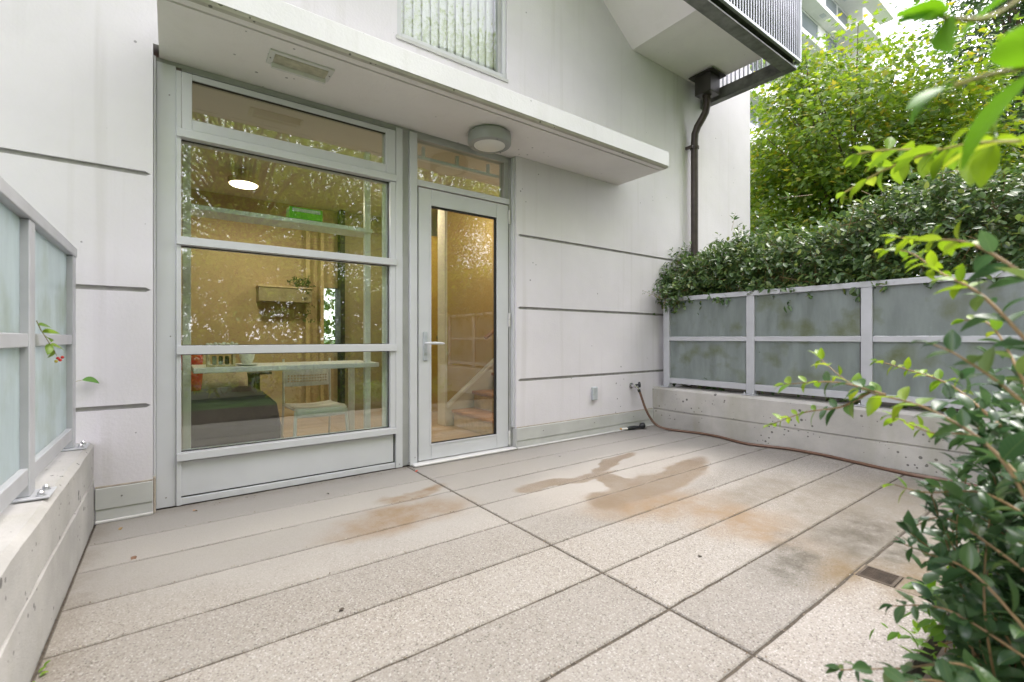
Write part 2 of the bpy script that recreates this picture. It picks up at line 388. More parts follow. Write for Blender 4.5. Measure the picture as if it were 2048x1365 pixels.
M = {}
WALLC = (.705, .678, .72)
M['wall'] = painted_concrete('painted_concrete', WALLC, True, .5)
M['wall_up'] = painted_concrete('painted_concrete_upper', (.59, .58, .585), True, .6)
M['soffit'] = painted_concrete('painted_soffit', (.81, .775, .775), True, .15)
M['fascia'] = painted_concrete('painted_fascia', (.73, .725, .735), True, .30)
M['groove'] = simple('reveal_grey', (.36, .35, .345), .8, var=.15, nscale=20)  # darker grey than the wall, laid along the groove backs
M['drip'] = raw_concrete('unpainted_edge', (.50, .475, .43), .25)
M['alu'] = simple('grey_aluminium_paint', (.58, .59, .615), .38, var=.035, nscale=4, bumps=.02, bscale=300)
M['alu_fence'] = simple('fence_aluminium_dark', (.43, .44, .465), .42, var=.08, nscale=5, bumps=.03, bscale=200)  # darker grey than the window frame aluminium
M['alu_dark'] = simple('weathered_aluminium', (.40, .405, .40), .45, var=.12, nscale=5)
M['gasket'] = simple('black_rubber', (.015, .015, .017), .6)
M['flash'] = simple('sheet_metal_flashing', (.50, .505, .49), .42, var=.09, nscale=5, bumps=.04, bscale=14)
M['sealant'] = simple('brown_sealant', (.40, .35, .29), .8, var=.2, nscale=30)
M['trimwhite'] = simple('white_trim', (.64, .635, .625), .5, var=.06, nscale=12)
M['screw'] = simple('screw_steel', (.25, .24, .23), .45, .8, var=.1)
M['bolt'] = simple('galvanised_bolt', (.52, .53, .55), .35, .85, var=.12, nscale=40)
M['paver'] = paver_material()
M['joint'] = simple('joint_dirt', (.065, .053, .04), .95, var=.5, nscale=60, bumps=.4, bscale=120)
M['parapet'] = raw_concrete('parapet_concrete', (.47, .455, .43), .45)
M['parapet_l'] = raw_concrete('parapet_concrete_pale', (.45, .44, .425), .35)
M['frost_r'] = frosted_material('frosted_glass_weathered', (.39, .44, .43), .9, .50)
M['frost_l'] = frosted_material('frosted_glass_clean', (.52, .565, .57), .35, .55)
M['glass'] = glass_material('window_glass', (.90, .94, .90), 2.75, .018)
M['glass_up'] = glass_material('upper_window_glass', (.94, .96, .97), 1.8)
M['glass_door'] = glass_material('door_glass', (.93, .945, .90), 2.5, .018)
M['dark_steel'] = simple('weathered_dark_steel', (.135, .135, .13), .55, var=.5, nscale=9, bumps=.15, bscale=60)
M['rusty'] = simple('rusty_grate', (.075, .056, .04), .7, .2, var=.35, nscale=30)
M['mesh_steel'] = simple('galvanised_mesh', (.50, .52, .56), .35, .35, var=.1)
M['mesh_back'] = simple('mesh_blade_steel', (.30, .32, .36), .4, .4, var=.15)
M['pipe'] = simple('brown_pipe', (.05, .037, .032), .42, .2, var=.3, nscale=10)
M['hopper'] = simple('dark_hopper', (.05, .045, .042), .4, .2, var=.2)
M['light_body'] = simple('grey_light_housing', (.31, .32, .31), .45, var=.04)
M['diffuser'] = simple('opal_diffuser', (.75, .75, .73), .35, var=.04, nscale=5)
M['old_diff'] = simple('yellowed_diffuser', (.42, .395, .30), .5, var=.25, nscale=22)
M['hose'] = simple('brown_hose', (.15, .085, .058), .42, var=.2, nscale=12)
M['black'] = simple('black_plastic', (.018, .02, .022), .4)
M['chrome'] = simple('tap_chrome', (.55, .55, .56), .22, .95, var=.1, nscale=60)
M['brass'] = simple('brass', (.50, .32, .13), .4, .7, var=.2, nscale=50)
M['greybox'] = simple('grey_cover', (.42, .45, .475), .5, var=.1, nscale=30)
M['soil'] = simple('dark_soil', (.055, .042, .03), .95, var=.5, nscale=25, bumps=.8, bscale=60)
M['grass'] = simple('lawn', (.07, .12, .035), .9, var=.4, nscale=3, bumps=.5, bscale=40)
M['iw'] = simple('tan_plaster', (.52, .405, .235), .8, var=.03)
M['iw_white'] = simple('white_plaster', (.72, .69, .62), .8, var=.02)
M['iw_stair'] = simple('ochre_plaster', (.48, .345, .15), .8, var=.03)
M['iw_olive'] = simple('olive_panel', (.34, .30, .18), .7, var=.04)
M['ifloor'] = wood_floor('oak_floor', (.50, .36, .24))
M['tread'] = simple('oak_tread', (.40, .20, .10), .4, var=.25, nscale=8)
M['white'] = simple('white_laminate', (.87, .87, .86), .4, var=.02)
M['trim_tan'] = simple('tan_trim', (.62, .50, .28), .6, var=.1, nscale=12)
M['door_gold'] = simple('golden_door', (.62, .43, .13), .5, var=.08, nscale=5)
M['bed'] = fabric('charcoal_blanket', (.055, .05, .045))
M['sheet'] = fabric('beige_linen', (.60, .50, .40))
M['redpil'] = fabric('red_cushion', (.45, .03, .04))
M['grnbox'] = simple('green_box', (.16, .60, .04), .4, var=.08, nscale=20)
M['greylid'] = simple('pale_label', (.62, .66, .68), .4, var=.05)
M['kraft'] = simple('kraft_wood', (.62, .50, .32), .6, var=.12, nscale=18)
M['darkwood'] = simple('dark_wood', (.05, .04, .03), .5, var=.3, nscale=12)
M['petal'] = simple('white_petal', (.82, .80, .74), .7, var=.06, nscale=40)
M['bark'] = simple('bark', (.10, .075, .05), .9, var=.4, nscale=14, bumps=.6, bscale=40)
M['twig'] = simple('twig_bark', (.22, .14, .06), .6, var=.3, nscale=30)
M['twig_green'] = simple('green_stem', (.28, .25, .06), .6, var=.3, nscale=30)
M['slabwhite'] = painted_concrete('tower_white', (.66, .655, .65), False, .2)
M['towerwin'] = simple('tower_glass', (.16, .185, .20), .08, var=.2, nscale=.3)
M['dimroom'] = simple('dim_interior', (.30, .31, .32), .9, var=.2, nscale=1.5)

# ------------------------------------------------------------------ ground and terrace
g = MB(); g.add([(-300, -300, -.12), (300, -300, -.12), (300, 300, -.12), (-300, 300, -.12)], [(0, 1, 2, 3)])
g.build('ground', M['grass'], kind='structure')
bed_g = MB(); bed_g.box(-.5, 4.6, -4.3, -2.86, -.11, -.03)
bed_g.build('planting_bed', M['soil'], kind='structure')
MB().box(4.552, 6.6, -5.2, -.005, -.11, .40).build('planting_bed', M['soil'], kind='structure')
terrace = MB().box(-.32, 4.33, -2.835, .30, -.10, -.0042).build('terrace', M['joint'], kind='structure')
YJ = [.055, -.33, -.645, -.965, -1.272, -1.597, -1.918, -2.236, -2.536, -2.836]
prnd = random.Random(3)
def paver(x0, x1, y1, y0, hole=None):
    """one cast strip with slightly ragged arrises"""
    gap = .0050; x0 += gap; x1 -= gap; y0 += gap; y1 -= gap
    n = max(6, int((x1 - x0) / .05)); ch = .004; V = []; F = []
    def ring(z, inset):
        return [(x0 + (x1 - x0) * i / n if 0 < i < n else (x0 + inset if i == 0 else x1 - inset), y, z) for i in range(n + 1) for y in (y0 + inset, y1 - inset)]
    jit = [(prnd.gauss(0, .0009), prnd.gauss(0, .0009)) for _ in range(n + 1)]
    dz = prnd.gauss(0, .0008)
    rows = []
    for z, ins in ((-.03, 0), (-.004 + dz, 0), (0 + dz, ch)):
        row = []
        for i in range(n + 1):
            x = x0 + ins + (x1 - x0 - 2 * ins) * i / n
            row.append(((x, y0 + ins + jit[i][0], z), (x, y1 - ins + jit[i][1], z)))
        rows.append(row)
    def vid(r, i, sde): return (r * (n + 1) + i) * 2 + sde
    for row in rows:
        for a, b in row: V += [a, b]
    for r in (0, 1):
        for i in range(n):
            F.append((vid(r, i, 0), vid(r, i + 1, 0), vid(r + 1, i + 1, 0), vid(r + 1, i, 0)))
            F.append((vid(r, i + 1, 1), vid(r, i, 1), vid(r + 1, i, 1), vid(r + 1, i + 1, 1)))
        F.append((vid(r, 0, 1), vid(r, 0, 0), vid(r + 1, 0, 0), vid(r + 1, 0, 1)))
        F.append((vid(r, n, 0), vid(r, n, 1), vid(r + 1, n, 1), vid(r + 1, n, 0)))
    for i in range(n): F.append((vid(2, i, 0), vid(2, i + 1, 0), vid(2, i + 1, 1), vid(2, i, 1)))
    me = bpy.data.meshes.new('paving_strip'); me.from_pydata(V, [], F); me.update()
    link_mesh('paving_strip', me, M['paver'], terrace)
for i in range(len(YJ) - 1):
    paver(-.318, 1.44, YJ[i], YJ[i + 1])
    if i == 8:      # the strip that holds the drain is cast round it
        paver(1.44, 2.268, YJ[i], YJ[i + 1]); paver(2.392, 4.33, YJ[i], YJ[i + 1])
        paver(2.268 - .009, 2.392 + .009, YJ[i], -2.546); paver(2.268 - .009, 2.392 + .009, -2.666, YJ[i + 1])
    else: paver(1.44, 4.33, YJ[i], YJ[i + 1])
dr = thing('floor_drain', (2.33, -2.606, 0), 'small square slotted drain set in the rust-stained paving by the shrub', 'drain')
f = MB(); f.box(2.266, 2.276, -2.668, -2.544, -.03, .001); f.box(2.384, 2.394, -2.668, -2.544, -.03, .001)
f.box(2.276, 2.384, -2.668, -2.658, -.03, .001); f.box(2.276, 2.384, -2.554, -2.544, -.03, .001); f.build('frame', M['rusty'], dr); MB().box(2.277, 2.383, -2.657, -2.555, -.0062, -.0058).build('sump', M['gasket'], dr)
for k in range(8): bx('bar', M['rusty'], dr, 2.2815 + k * .0130, 2.2868 + k * .0130, -2.658, -2.554, -.003, 0, .0005)

# ------------------------------------------------------------------ the house
house = thing('apartment_building', (2.4, 0, 0), 'pale grey painted concrete apartment building with glazed wall, canopy and balcony', 'building')
GZ = [.600, 1.235, 1.873]; GW = .0125
def wall_bands(xedge, xfar, tip):
    """cast wall between z=0 and 2.6 with horizontal reveals that run from xfar to a pointed end at tip"""
    zs = [-.1] + GZ + [2.60]
    for i in range(len(zs) - 1):
        lo, hi = zs[i], zs[i + 1]; sg = 1 if xfar > xedge else -1; t2 = tip + sg * .022
        P = []
        if i == 0: P += [(xedge, lo), (xfar, lo)]
        else: P += [(xedge, lo), (tip, lo), (t2, lo + GW), (xfar, lo + GW)]
        if i == len(zs) - 2: P += [(xfar, hi), (xedge, hi)]
        else: P += [(xfar, hi - GW), (t2, hi - GW), (tip, hi), (xedge, hi)]
        MB().prism(P, 'y', 0, .20).build('wall_panel', M['wall'], house)
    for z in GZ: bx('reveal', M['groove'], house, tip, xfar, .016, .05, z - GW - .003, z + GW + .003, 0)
wall_bands(-.078, -4.2, -.088)
wall_bands(2.432, 6.5, 2.452)
up = M['wall']
bx('upper_wall', up, house, -4.2, 1.340, 0, .20, 2.60, 9.0, 0)
bx('upper_wall', up, house, 2.332, 6.5, 0, .20, 2.60, 9.0, 0)
bx('upper_wall', up, house, 1.340, 2.332, 0, .20, 2.60, 3.185, 0)
bx('upper_wall', up, house, 1.340, 2.332, 0, .20, 5.2, 9.0, 0)
bx('shade_slab', M['soffit'], house, -4.2, 2.66, -1.35, -.001, 5.35, 5.60, .01)  # unseen slab added overhead to shade the upper wall
bx('core', M['iw_white'], house, -4.2, 6.5, .42, 3.3, 2.80, 9.0, 0)
bx('core', M['iw_white'], house, 4.9, 6.5, .21, 7.0, -.1, 2.79, 0)
# canopy slab
cn = MB(); cn.prism([(.20, 2.562), (-.515, 2.562), (-.515, 2.574), (-.532, 2.574), (-.532, 2.562), (-.575, 2.562), (-.575, 2.70), (-.20, 2.725), (.10, 2.725)], 'x', -.052, 3.76)
canopy = cn.build('canopy', M['soffit'], house)
MB().prism([(-.575, 2.5625), (-.598, 2.566), (-.6085, 2.580), (-.575, 2.580)], 'x', -.0515, 3.752).build('drip_edge', M['drip'], canopy)
MB().prism([(-.575, 2.5802), (-.611, 2.5802), (-.611, 2.708), (-.604, 2.714), (-.575, 2.714)], 'x', -.0525, 3.762).build('fascia', M['fascia'], canopy)
MB().box(3.7605, 3.785, -.600, -.02, 2.572, 2.712, .008).build('end_face', M['fascia'], canopy)
# base flashings
def flashing(x0, x1, name='base_flashing'):
    b = bx(name, M['flash'], house, x0, x1, -.014, -.001, .070, .182, .003)
    bx('lower_sheet', M['flash'], b, x0 + .003, x1 - .002, -.009, -.001, .014, .069, .001)
    bx('bead', M['trimwhite'], b, x0 + .001, x1, -.022, -.0005, .001, .013, .002)
    bx('sealant_bead', M['sealant'], b, x0, x1, -.008, .0, .1825, .191, .002)
    n = max(1, int((x1 - x0) / .5))
    for k in range(n):
        xx = x0 + (x1 - x0) * (k + .5) / n + rnd.uniform(-.03, .03)
        MB().lathe([(.005, 0), (.005, .002), (.003, .004)], (xx, -.014, .13), (0, -1, 0), 8).build('screw', M['screw'], b)
flashing(-.318, -.078); flashing(2.434, 4.33)
bx('return_flashing', M['flash'], house, 2.428, 2.434, -.012, .055, .001, .178, .001)
bx('corner_sealant', M['sealant'], house, -.078, -.066, .0, .05, .0, .20, .003)

# glazed wall: frame, transoms, panes
FY = .055          # front of the frames
ww = MB(); ww.box(-.066, .026, FY, FY + .07, .004, 2.535, .002)
win = ww.build('window_wall', M['alu'], house)
bx('jamb_angle', M['alu'], win, -.0765, -.0665, .018, FY + .07, .0, 2.545, .001)
bx('jamb_stile', M['alu'], win, .0265, .050, FY - .012, FY + .07, .004, 2.510, .002)
bx('head', M['alu_dark'], win, -.0655, 2.44, FY + .012, FY + .08, 2.5355, 2.561, .001)
bx('head_shadow_gap', M['gasket'], win, .051, 1.345, FY + .02, FY + .07, 2.512, 2.5352, 0)
bx('head_rail', M['alu_dark'], win, .0505, 1.3460, FY + .002, FY + .03, 2.520, 2.530, .001)
for z0, z1, nm in ((2.128, 2.176, 'transom'), (1.508, 1.555, 'transom'), (.875, .926, 'transom'), (.262, .306, 'sill')):
    bx(nm, M['alu'], win, .0275, 1.3475, FY - .030, FY + .09, z0, z1, .002)
bx('end_stile', M['alu'], win, 1.306, 1.3470, FY - .012, FY + .07, .3065, 2.127, .002)
bx('bottom_rail', M['alu'], win, .0275, 1.3475, FY - .004, FY + .07, .004, .043, .002)
bx('gap_backing', M['gasket'], win, .0270, 1.3470, FY + .016, FY + .05, .0435, .2615, 0)
bx('infill_panel', M['alu'], win, .040, 1.334, FY + .002, FY + .0155, .052, .2535, .002)
for z0, z1 in ((1.5555, 2.1275), (.9265, 1.5075), (.3065, .8745)):
    bx('pane', M['glass'], win, .0505, 1.3055, FY + .036, FY + .042, z0, z1, 0)
    gk = MB(); gk.box(1.3035, 1.3055, FY + .02, FY + .0355, z0, z1); gk.box(.0505, 1.3035, FY + .02, FY + .0355, z0, z0 + .003); gk.box(.0505, 1.3035, FY + .02, FY + .0355, z1 - .004, z1)
    gk.build('gasket', M['gasket'], win)
# hopper sash at the top
s = MB(); y0, y1 = FY - .016, FY + .03
s.box(.0515, .1020, y0, y1, 2.179, 2.509, .003); s.box(1.270, 1.3445, y0, y1, 2.179, 2.509, .003)
s.box(.1022, 1.2698, y0, y1, 2.179, 2.2425, .003); s.box(.1022, 1.2698, y0, y1, 2.474, 2.509, .003)
sash = s.build('hopper_sash', M['alu'], win)
bx('sash_pane', M['glass'], win, .1022, 1.2698, FY + .010, FY + .016, 2.243, 2.4735, 0)
bx('sash_gasket', M['gasket'], win, .1022, 1.2698, FY - .008, FY + .0095, 2.4695, 2.4738, 0)
# mullion between window and door
bx('mullion', M['alu'], win, 1.348, 1.4005, FY - .014, FY + .08, .004, 2.535, .002)
bx('mullion_groove', M['alu_dark'], win, 1.4008, 1.4600, FY + .012, FY + .08, .004, 2.535, .001)
bx('mullion', M['alu'], win, 1.4603, 1.5200, FY - .014, FY + .08, .004, 2.535, .002)
for (sx, sz) in ((1.455, .03), (1.375, .03), (1.50, .06), (-.02, .06), (.0, .98), (-.005, 2.36)):
    MB().lathe([(.004, 0), (.004, .0015), (.002, .003)], (sx, FY - (.014 if sx > .1 else 0), sz), (0, -1, 0), 8).build('screw', M['screw'], win)
bx('door_jamb', M['alu_dark'], win, 2.3930, 2.4275, FY - .002, FY + .08, .004, 2.535, .002)
bx('jamb_angle', M['alu'], win, 2.4120, 2.4315, .020, FY - .0025, .19, 2.55, .002)
bx('transom_bar', M['alu'], win, 1.5205, 2.3925, FY - .010, FY + .08, 2.140, 2.186, .002)
bx('door_head', M['alu_dark'], win, 1.5205, 2.3925, FY + .004, FY + .08, 2.502, 2.535, .001)
bx('transom_stile', M['alu_dark'], win, 2.345, 2.3925, FY + .006, FY + .08, 2.1865, 2.5015, .001)
bx('fanlight_pane', M['glass'], win, 1.5205, 2.3448, FY + .034, FY + .040, 2.1865, 2.5015, 0)
bx('threshold', M['trimwhite'], win, 1.47, 2.4275, -.02, FY + .12, .0015, .016, .004)
# door
d = MB(); y0, y1 = FY - .004, FY + .05
d.box(1.534, 1.640, y0, y1, .022, 2.131, .003); d.box(2.262, 2.384, y0, y1, .022, 2.131, .003)
d.box(1.6402, 2.2618, y0, y1, .022, .142, .003); d.box(1.6402, 2.2618, y0, y1, 2.006, 2.131, .003)
door = d.build('door', M['alu'], house)
db = MB(); b1, b2 = FY - .0075, FY - .0042
db.box(1.628, 1.6398, b1, b2, .132, 2.016); db.box(2.2622, 2.272, b1, b2, .132, 2.016); db.box(1.640, 2.262, b1, b2, .132, .1418); db.box(1.640, 2.262, b1, b2, 2.0062, 2.016)
db.build('glazing_bead', M['alu'], door)
bx('pane', M['glass_door'], door, 1.6402, 2.2618, FY + .024, FY + .030, .1425, 2.0055, 0)
gk = MB(); gk.box(2.246, 2.2616, FY + .004, FY + .0235, .1425, 2.0055); gk.box(1.6404, 2.246, FY + .004, FY + .0235, 1.992, 2.0055); gk.box(1.6404, 2.246, FY + .004, FY + .0235, .1425, .1475)
gk.build('gasket', M['gasket'], door)
hp = bx('handle', M['greybox'], door, 1.568, 1.604, FY - .017, FY - .0045, .795, 1.018, .004)
MB().tube([(1.586, FY - .015, .93), (1.586, FY - .062, .93), (1.60, FY - .068, .93), (1.64, FY - .068, .931), (1.70, FY - .066, .929), (1.724, FY - .060, .926)], [.010, .010, .010, .011, .010, .006], 10).build('lever', M['alu'], hp, True)
MB().lathe([(.008, 0), (.008, .003)], (1.586, FY - .0172, .845), (0, -1, 0), 10).build('keyhole', M['bolt'], hp)
for hz in (2.03, 1.13, .10):
    h = MB().lathe([(.009, 0), (.010, .004), (.010, .056), (.009, .058)], (2.389, FY - .012, hz - .06), (0, 0, 1), 10)
    h.lathe([(.009, 0), (.010, .004), (.010, .054), (.008, .058)], (2.389, FY - .012, hz + .001), (0, 0, 1), 10)
    h.build('hinge', M['trimwhite'], door, True)
bx('seal_gap', M['gasket'], win, 1.5202, 1.5335, FY + .03, FY + .06, .02, 2.139, 0)
bx('seal_gap', M['gasket'], win, 2.3842, 2.3928, FY + .03, FY + .06, .02, 2.139, 0)

# upper window with vertical blind behind it
uw = MB(); ux0, ux1, uz0, uz1 = 1.342, 2.330, 3.188, 5.19
uw.box(ux0, ux0 + .035, .012, .09, uz0, uz1, .002); uw.box(ux1 - .035, ux1, .012, .09, uz0, uz1, .002)
uw.box(ux0 + .0352, ux1 - .0352, .012, .09, uz0, uz0 + .045, .002); uw.box(ux0 + .0352, ux1 - .0352, .012, .09, uz1 - .05, uz1, .002)
uwin = uw.build('upper_window', M['alu'], house)
bx('sash', M['alu_dark'], uwin, ux1 - .068, ux1 - .0355, .03, .085, uz0 + .0455, uz1 - .051, .002)
bx('pane', M['glass_up'], uwin, ux0 + .0355, ux1 - .0685, .05, .056, uz0 + .0455, uz1 - .0505, 0)
bx('sill_flashing', M['flash'], uwin, ux0 - .012, ux1 + .012, -.012, .011, uz0 - .022, uz0 + .004, .002)
for k in range(12):
    xx = ux0 + .07 + k * .075
    V = []
    for zz in (uz0 + .06, uz1 - .06):
        for q in range(5):
            u_ = (q / 4 - .5); V.append((xx + u_ * .083, .125 + .02 * u_ - .009 * (1 - 4 * u_ * u_), zz))
    MB().add(V, [(q, q + 1, q + 6, q + 5) for q in range(4)]).build('blind_slat', M['petal'], uwin, True)

# balcony above the corner
bal = MB(); bal.prism([(3.99, 4.06), (5.265, 4.06), (5.265, 4.30), (3.99, 4.40), (3.30, 4.88), (2.70, 5.31), (2.70, 4.984)], 'y', -.925, .02)
balc = bal.build('balcony', M['soffit'], house)
ch = MB()   # steel channel round the edge
ch.prism([(-.932, 3.835), (-1.055, 3.835), (-1.055, 3.850), (-.944, 3.850), (-.944, 3.955), (-1.055, 3.955), (-1.055, 3.970), (-.932, 3.970)], 'x', 2.2, 5.385)
ch.build('edge_channel', M['dark_steel'], balc)
ch = MB(); ch.prism([(5.30, 3.833), (5.387, 3.833), (5.387, 3.849), (5.312, 3.849), (5.312, 3.953), (5.387, 3.953), (5.387, 3.969), (5.30, 3.969)], 'y', -1.054, .0)
ch.build('edge_channel', M['dark_steel'], balc)
bx('end_bracket', M['dark_steel'], balc, 5.27, 5.40, -.02, -.002, 3.80, 3.99, .002)
# guard: vertical bars with fine horizontal blades between
gt = bx('bottom_rail', M['mesh_steel'], balc, 2.2, 5.39, -1.085, -1.057, 3.905, 3.935, .002)
gs = bx('bottom_rail', M['mesh_steel'], balc, 5.39, 5.418, -1.085, .0, 3.905, 3.935, .002)
barm = mesh_from('guard_bar', MB().box(-.006, .006, -.008, .008, 3.9355, 5.05).v, MB().box(-.006, .006, -.008, .008, 3.9355, 5.05).f); barm.materials.append(M['mesh_steel'])
def bar(x, y, par):
    o = bpy.data.objects.new('guard_bar', barm); col.objects.link(o); o.parent = par; o.location = Vector((x, y, 0)) - wloc(par)
nb = 0; xx = 3.30
while xx < 5.40: bar(xx, -1.072, balc); xx += .0505
yy = -1.03
while yy < -.02: bar(5.405, yy, balc); yy += .0505
V, F = [], []
def blade(a, b):
    n = len(V); V.extend(a + b); F.append((n, n + 1, n + 3, n + 2))
zz = 3.942
while zz < 4.9:
    blade([(3.3, -1.078, zz), (5.40, -1.078, zz)], [(3.3, -1.066, zz + .009), (5.40, -1.066, zz + .009)])
    blade([(5.399, -1.06, zz), (5.399, 0, zz)], [(5.411, -1.06, zz + .009), (5.411, 0, zz + .009)])
    zz += .0165
link_mesh('guard_mesh', np_mesh('guard_mesh', V, F), M['mesh_back'], balc, kind='stuff')
bx('corner_post', M['mesh_steel'], balc, 5.392, 5.42, -1.086, -1.058, 3.9355, 5.06, .002)

# room behind the glass
rm = thing('living_room', (1.0, 1.6, 0), 'warm lit living room with tan walls behind the glazed wall', 'room')
bx('room_floor', M['ifloor'], rm, -2.0, 4.8, .18, 3.12, -.06, .012, 0); bx('room_floor', M['ifloor'], rm, 2.43, 4.8, 3.121, 5.2, -.06, .012, 0)
bx('room_ceiling', M['iw_white'], rm, -2.0, 4.8, .18, 3.12, 2.62, 2.70, 0); bx('room_ceiling', M['iw_white'], rm, 2.43, 4.8, 3.121, 5.2, 2.62, 2.70, 0)
bx('room_wall', M['iw'], rm, -2.1, -2.0, .20, 5.2, .012, 2.62, 0)
bx('room_wall', M['iw_white'], rm, 4.8, 4.89, .20, 5.2, .012, 2.62, 0)
bx('room_wall', M['iw'], rm, -2.0, 1.585, 3.0, 3.12, .0125, 2.62, 0)
bx('room_wall', M['iw'], rm, 1.585, 1.76, 3.0, 3.12, .0125, .86, 0)
bx('room_wall', M['iw'], rm, 1.585, 1.76, 3.0, 3.12, 1.62, 2.62, 0)
bx('room_wall', M['iw_olive'], rm, 1.815, 2.42, 2.92, 3.12, .0125, 2.62, 0)
bx('black_jamb', M['gasket'], rm, 1.76, 1.814, 2.86, 3.12, .0125, 2.62, 0)
bx('room_wall', M['iw'], rm, 2.42, 2.52, 2.4, 3.5, .0125, 2.62, 0)
bx('door_trim', M['trim_tan'], rm, 1.36, 1.41, 2.94, 2.999, .0125, 2.5, .002)
bx('door_trim', M['trim_tan'], rm, 1.535, 1.575, 2.94, 2.999, .0125, 2.5, .002)
bx('room_wall', M['iw_white'], rm, 2.52, 4.8, 5.0, 5.2, .0125, 2.62, 0)
bx('back_pane', M['glass'], rm, 1.59, 1.755, 3.04, 3.045, .865, 1.615, 0)
bx('skirting', M['trim_tan'], rm, -2.0, 1.355, 2.985, 2.999, .0125, .10, .002)
# hall door and wall lit golden
bx('hall_panel', M['door_gold'], rm, 2.45, 2.86, 2.25, 2.33, .0125, 2.30, .002)
bx('hall_post', M['iw'], rm, 2.862, 2.90, 2.23, 2.34, .0125, 2.61, .002)
MB().lathe([(.012, 0), (.03, .01), (.03, .03), (.012, .04)], (2.83, 2.25, .98), (0, -1, 0), 12).build('hall_knob', M['chrome'], rm, True)

# blind head rail inside the fanlight
hr = thing('blind_headrail', (1.95, .2, 2.4), 'white blind rail with three brackets behind the pane above the door', 'blind')
bx('rail', M['white'], hr, 1.56, 2.36, .16, .20, 2.395, 2.42, .002)
for k in range(3): bx('bracket', M['white'], hr, 1.62 + k * .31, 1.645 + k * .31, .165, .195, 2.4205, 2.50, .002)
bx('curtain_edge', M['petal'], rm, 1.285, 1.33, .135, .17, .05, 2.61, .01)

# ------------------------------------------------------------------ furniture inside
st = thing('staircase', (2.9, .9, 0), 'wooden staircase with white stringer seen through the glass door', 'stairs')
for k in range(9):
    x0 = 2.50 + k * .26; z1 = .19 * (k + 1)
    tr = bx('tread', M['tread'], st, x0 - .03, x0 + .262, .42, 1.235, z1 - .035, z1, .008)
    bx('riser', M['kraft'], st, x0, x0 + .018, .43, 1.23, z1 - .19 + .0125 * (k == 0), z1 - .0355, 0)
MB().prism([(2.43, .0125), (4.79, .0125), (4.79, 2.02), (2.43, .20)], 'y', 1.25, 1.31).build('stringer_wall', M['iw_white'], st)
MB().prism([(2.43, .202), (4.79, 2.022), (4.79, 2.055), (2.43, .235)], 'y', 1.24, 1.31).build('stringer_trim', M['white'], st)
bx('newel_post', M['iw_white'], st, 2.40, 2.429, 1.245, 1.42, .0125, 2.615, .004)
bx('stair_wall', M['iw_stair'], st, 2.43, 4.79, 1.312, 1.40, .0125, 2.615, 0)
MB().tube([(2.86, 1.16, .97), (2.92, 1.15, 1.01), (3.4, 1.15, 1.38), (4.7, 1.15, 2.38)], .022, 8).build('handrail', M['tread'], st, True)

dk = thing('window_desk', (.7, .5, 0), 'white narrow desk frame with tall uprights and top shelf behind the window', 'desk')
bx('desk_top', M['white'], dk, .115, 1.31, .285, .76, .745, .780, .003)
bx('upper_shelf', M['white'], dk, .10, 1.265, .30, .52, 1.785, 1.815, .003)
for xx in (.060, 1.215):
    for yy in (.33, .72): bx('upright', M['white'], dk, xx, xx + .045, yy, yy + .04, .0125, 2.42 if yy < .5 else .7445, .003)
gb = thing('storage_box', (.78, .36, 1.815), 'bright green box with pale label strip on the shelf behind the window', 'box')
bx('carton', M['grnbox'], gb, .672, .895, .305, .42, 1.8155, 1.898, .003); bx('label_strip', M['greylid'], gb,   .692, .878, .3025, .3048, 1.866, 1.890, .0005)
cr = thing('flower_crate', (.27, .4, .78), 'small wooden crate of white flowers standing on the white desk', 'planter')
c = MB(); c.box(.190, .205, .345, .46, .781, .875, .001); c.box(.335, .35, .345, .46, .781, .875, .001); c.box(.2052, .3348, .345, .46, .781, .793, .001); c.box(.2052, .3348, .345, .46, .863, .875, .001); c.build('crate', M['kraft'], cr)
for k in range(3): bx('bottle', M['darkwood'] if k else M['greybox'], cr, .222 + k * .036, .246 + k * .036, .39, .415, .794, .85, .004)
fr = random.Random(5)
for k in range(14):
    a = MB(); cx_, cy_, cz_ = .20 + .145 * (k % 7) / 6 + fr.uniform(-.01, .01), .37 + .06 * (k // 7), .905 + fr.uniform(-.012, .02)
    for q in range(7):
        u, v_ = fr.uniform(-1, 1), fr.uniform(0, 6.28); o = (cx_ + .016 * math.cos(v_), cy_ + .016 * math.sin(v_), cz_ + .012 * u)
        a.lathe([(.003, -.009), (.011, -.003), (.011, .004), (.003, .010)], o, (math.cos(v_), math.sin(v_), .8), 6)
    a.build('blossom', M['petal'], cr, True)
cu = thing('teacup', (.42, .42, .78), 'white teacup on a saucer next to the flower crate', 'cup')
MB().lathe([(.02, 0), (.055, .004), (.075, .012), (.074, .015), (.02, .006)], (.425, .42, .781), (0, 0, 1), 24).build('saucer', M['petal'], cu, True)
MB().lathe([(.022, .008), (.034, .02), (.044, .05), (.048, .078), (.045, .078), (.040, .05), (.01, .018)], (.425, .42, .781), (0, 0, 1), 24).build('cup_body', M['petal'], cu, True)

chr_ = thing('perforated_chair', (.91, .65, 0), 'white metal chair with perforated backrest and curved seat under the desk', 'chair')
sm = MB(); V = []; NX = 8; prof = [(.40, .385), (.405, .425), (.42, .450), (.45, .458), (.60, .448), (.80, .442), (.84, .448)]
for (yy, zz) in prof:
    for q in range(NX + 1):
        u = q / NX; V.append((.735 + .36 * u, yy, zz - .014 * (1 - (2 * u - 1) ** 2) * (1 if yy > .43 else .3)))
F = [(r * (NX + 1) + q, r * (NX + 1) + q + 1, (r + 1) * (NX + 1) + q + 1, (r + 1) * (NX + 1) + q) for r in range(len(prof) - 1) for q in range(NX)]
sm.add(V, F); so = sm.build('seat', M['white'], chr_, True); md = so.modifiers.new('thick', 'SOLIDIFY'); md.thickness = .004
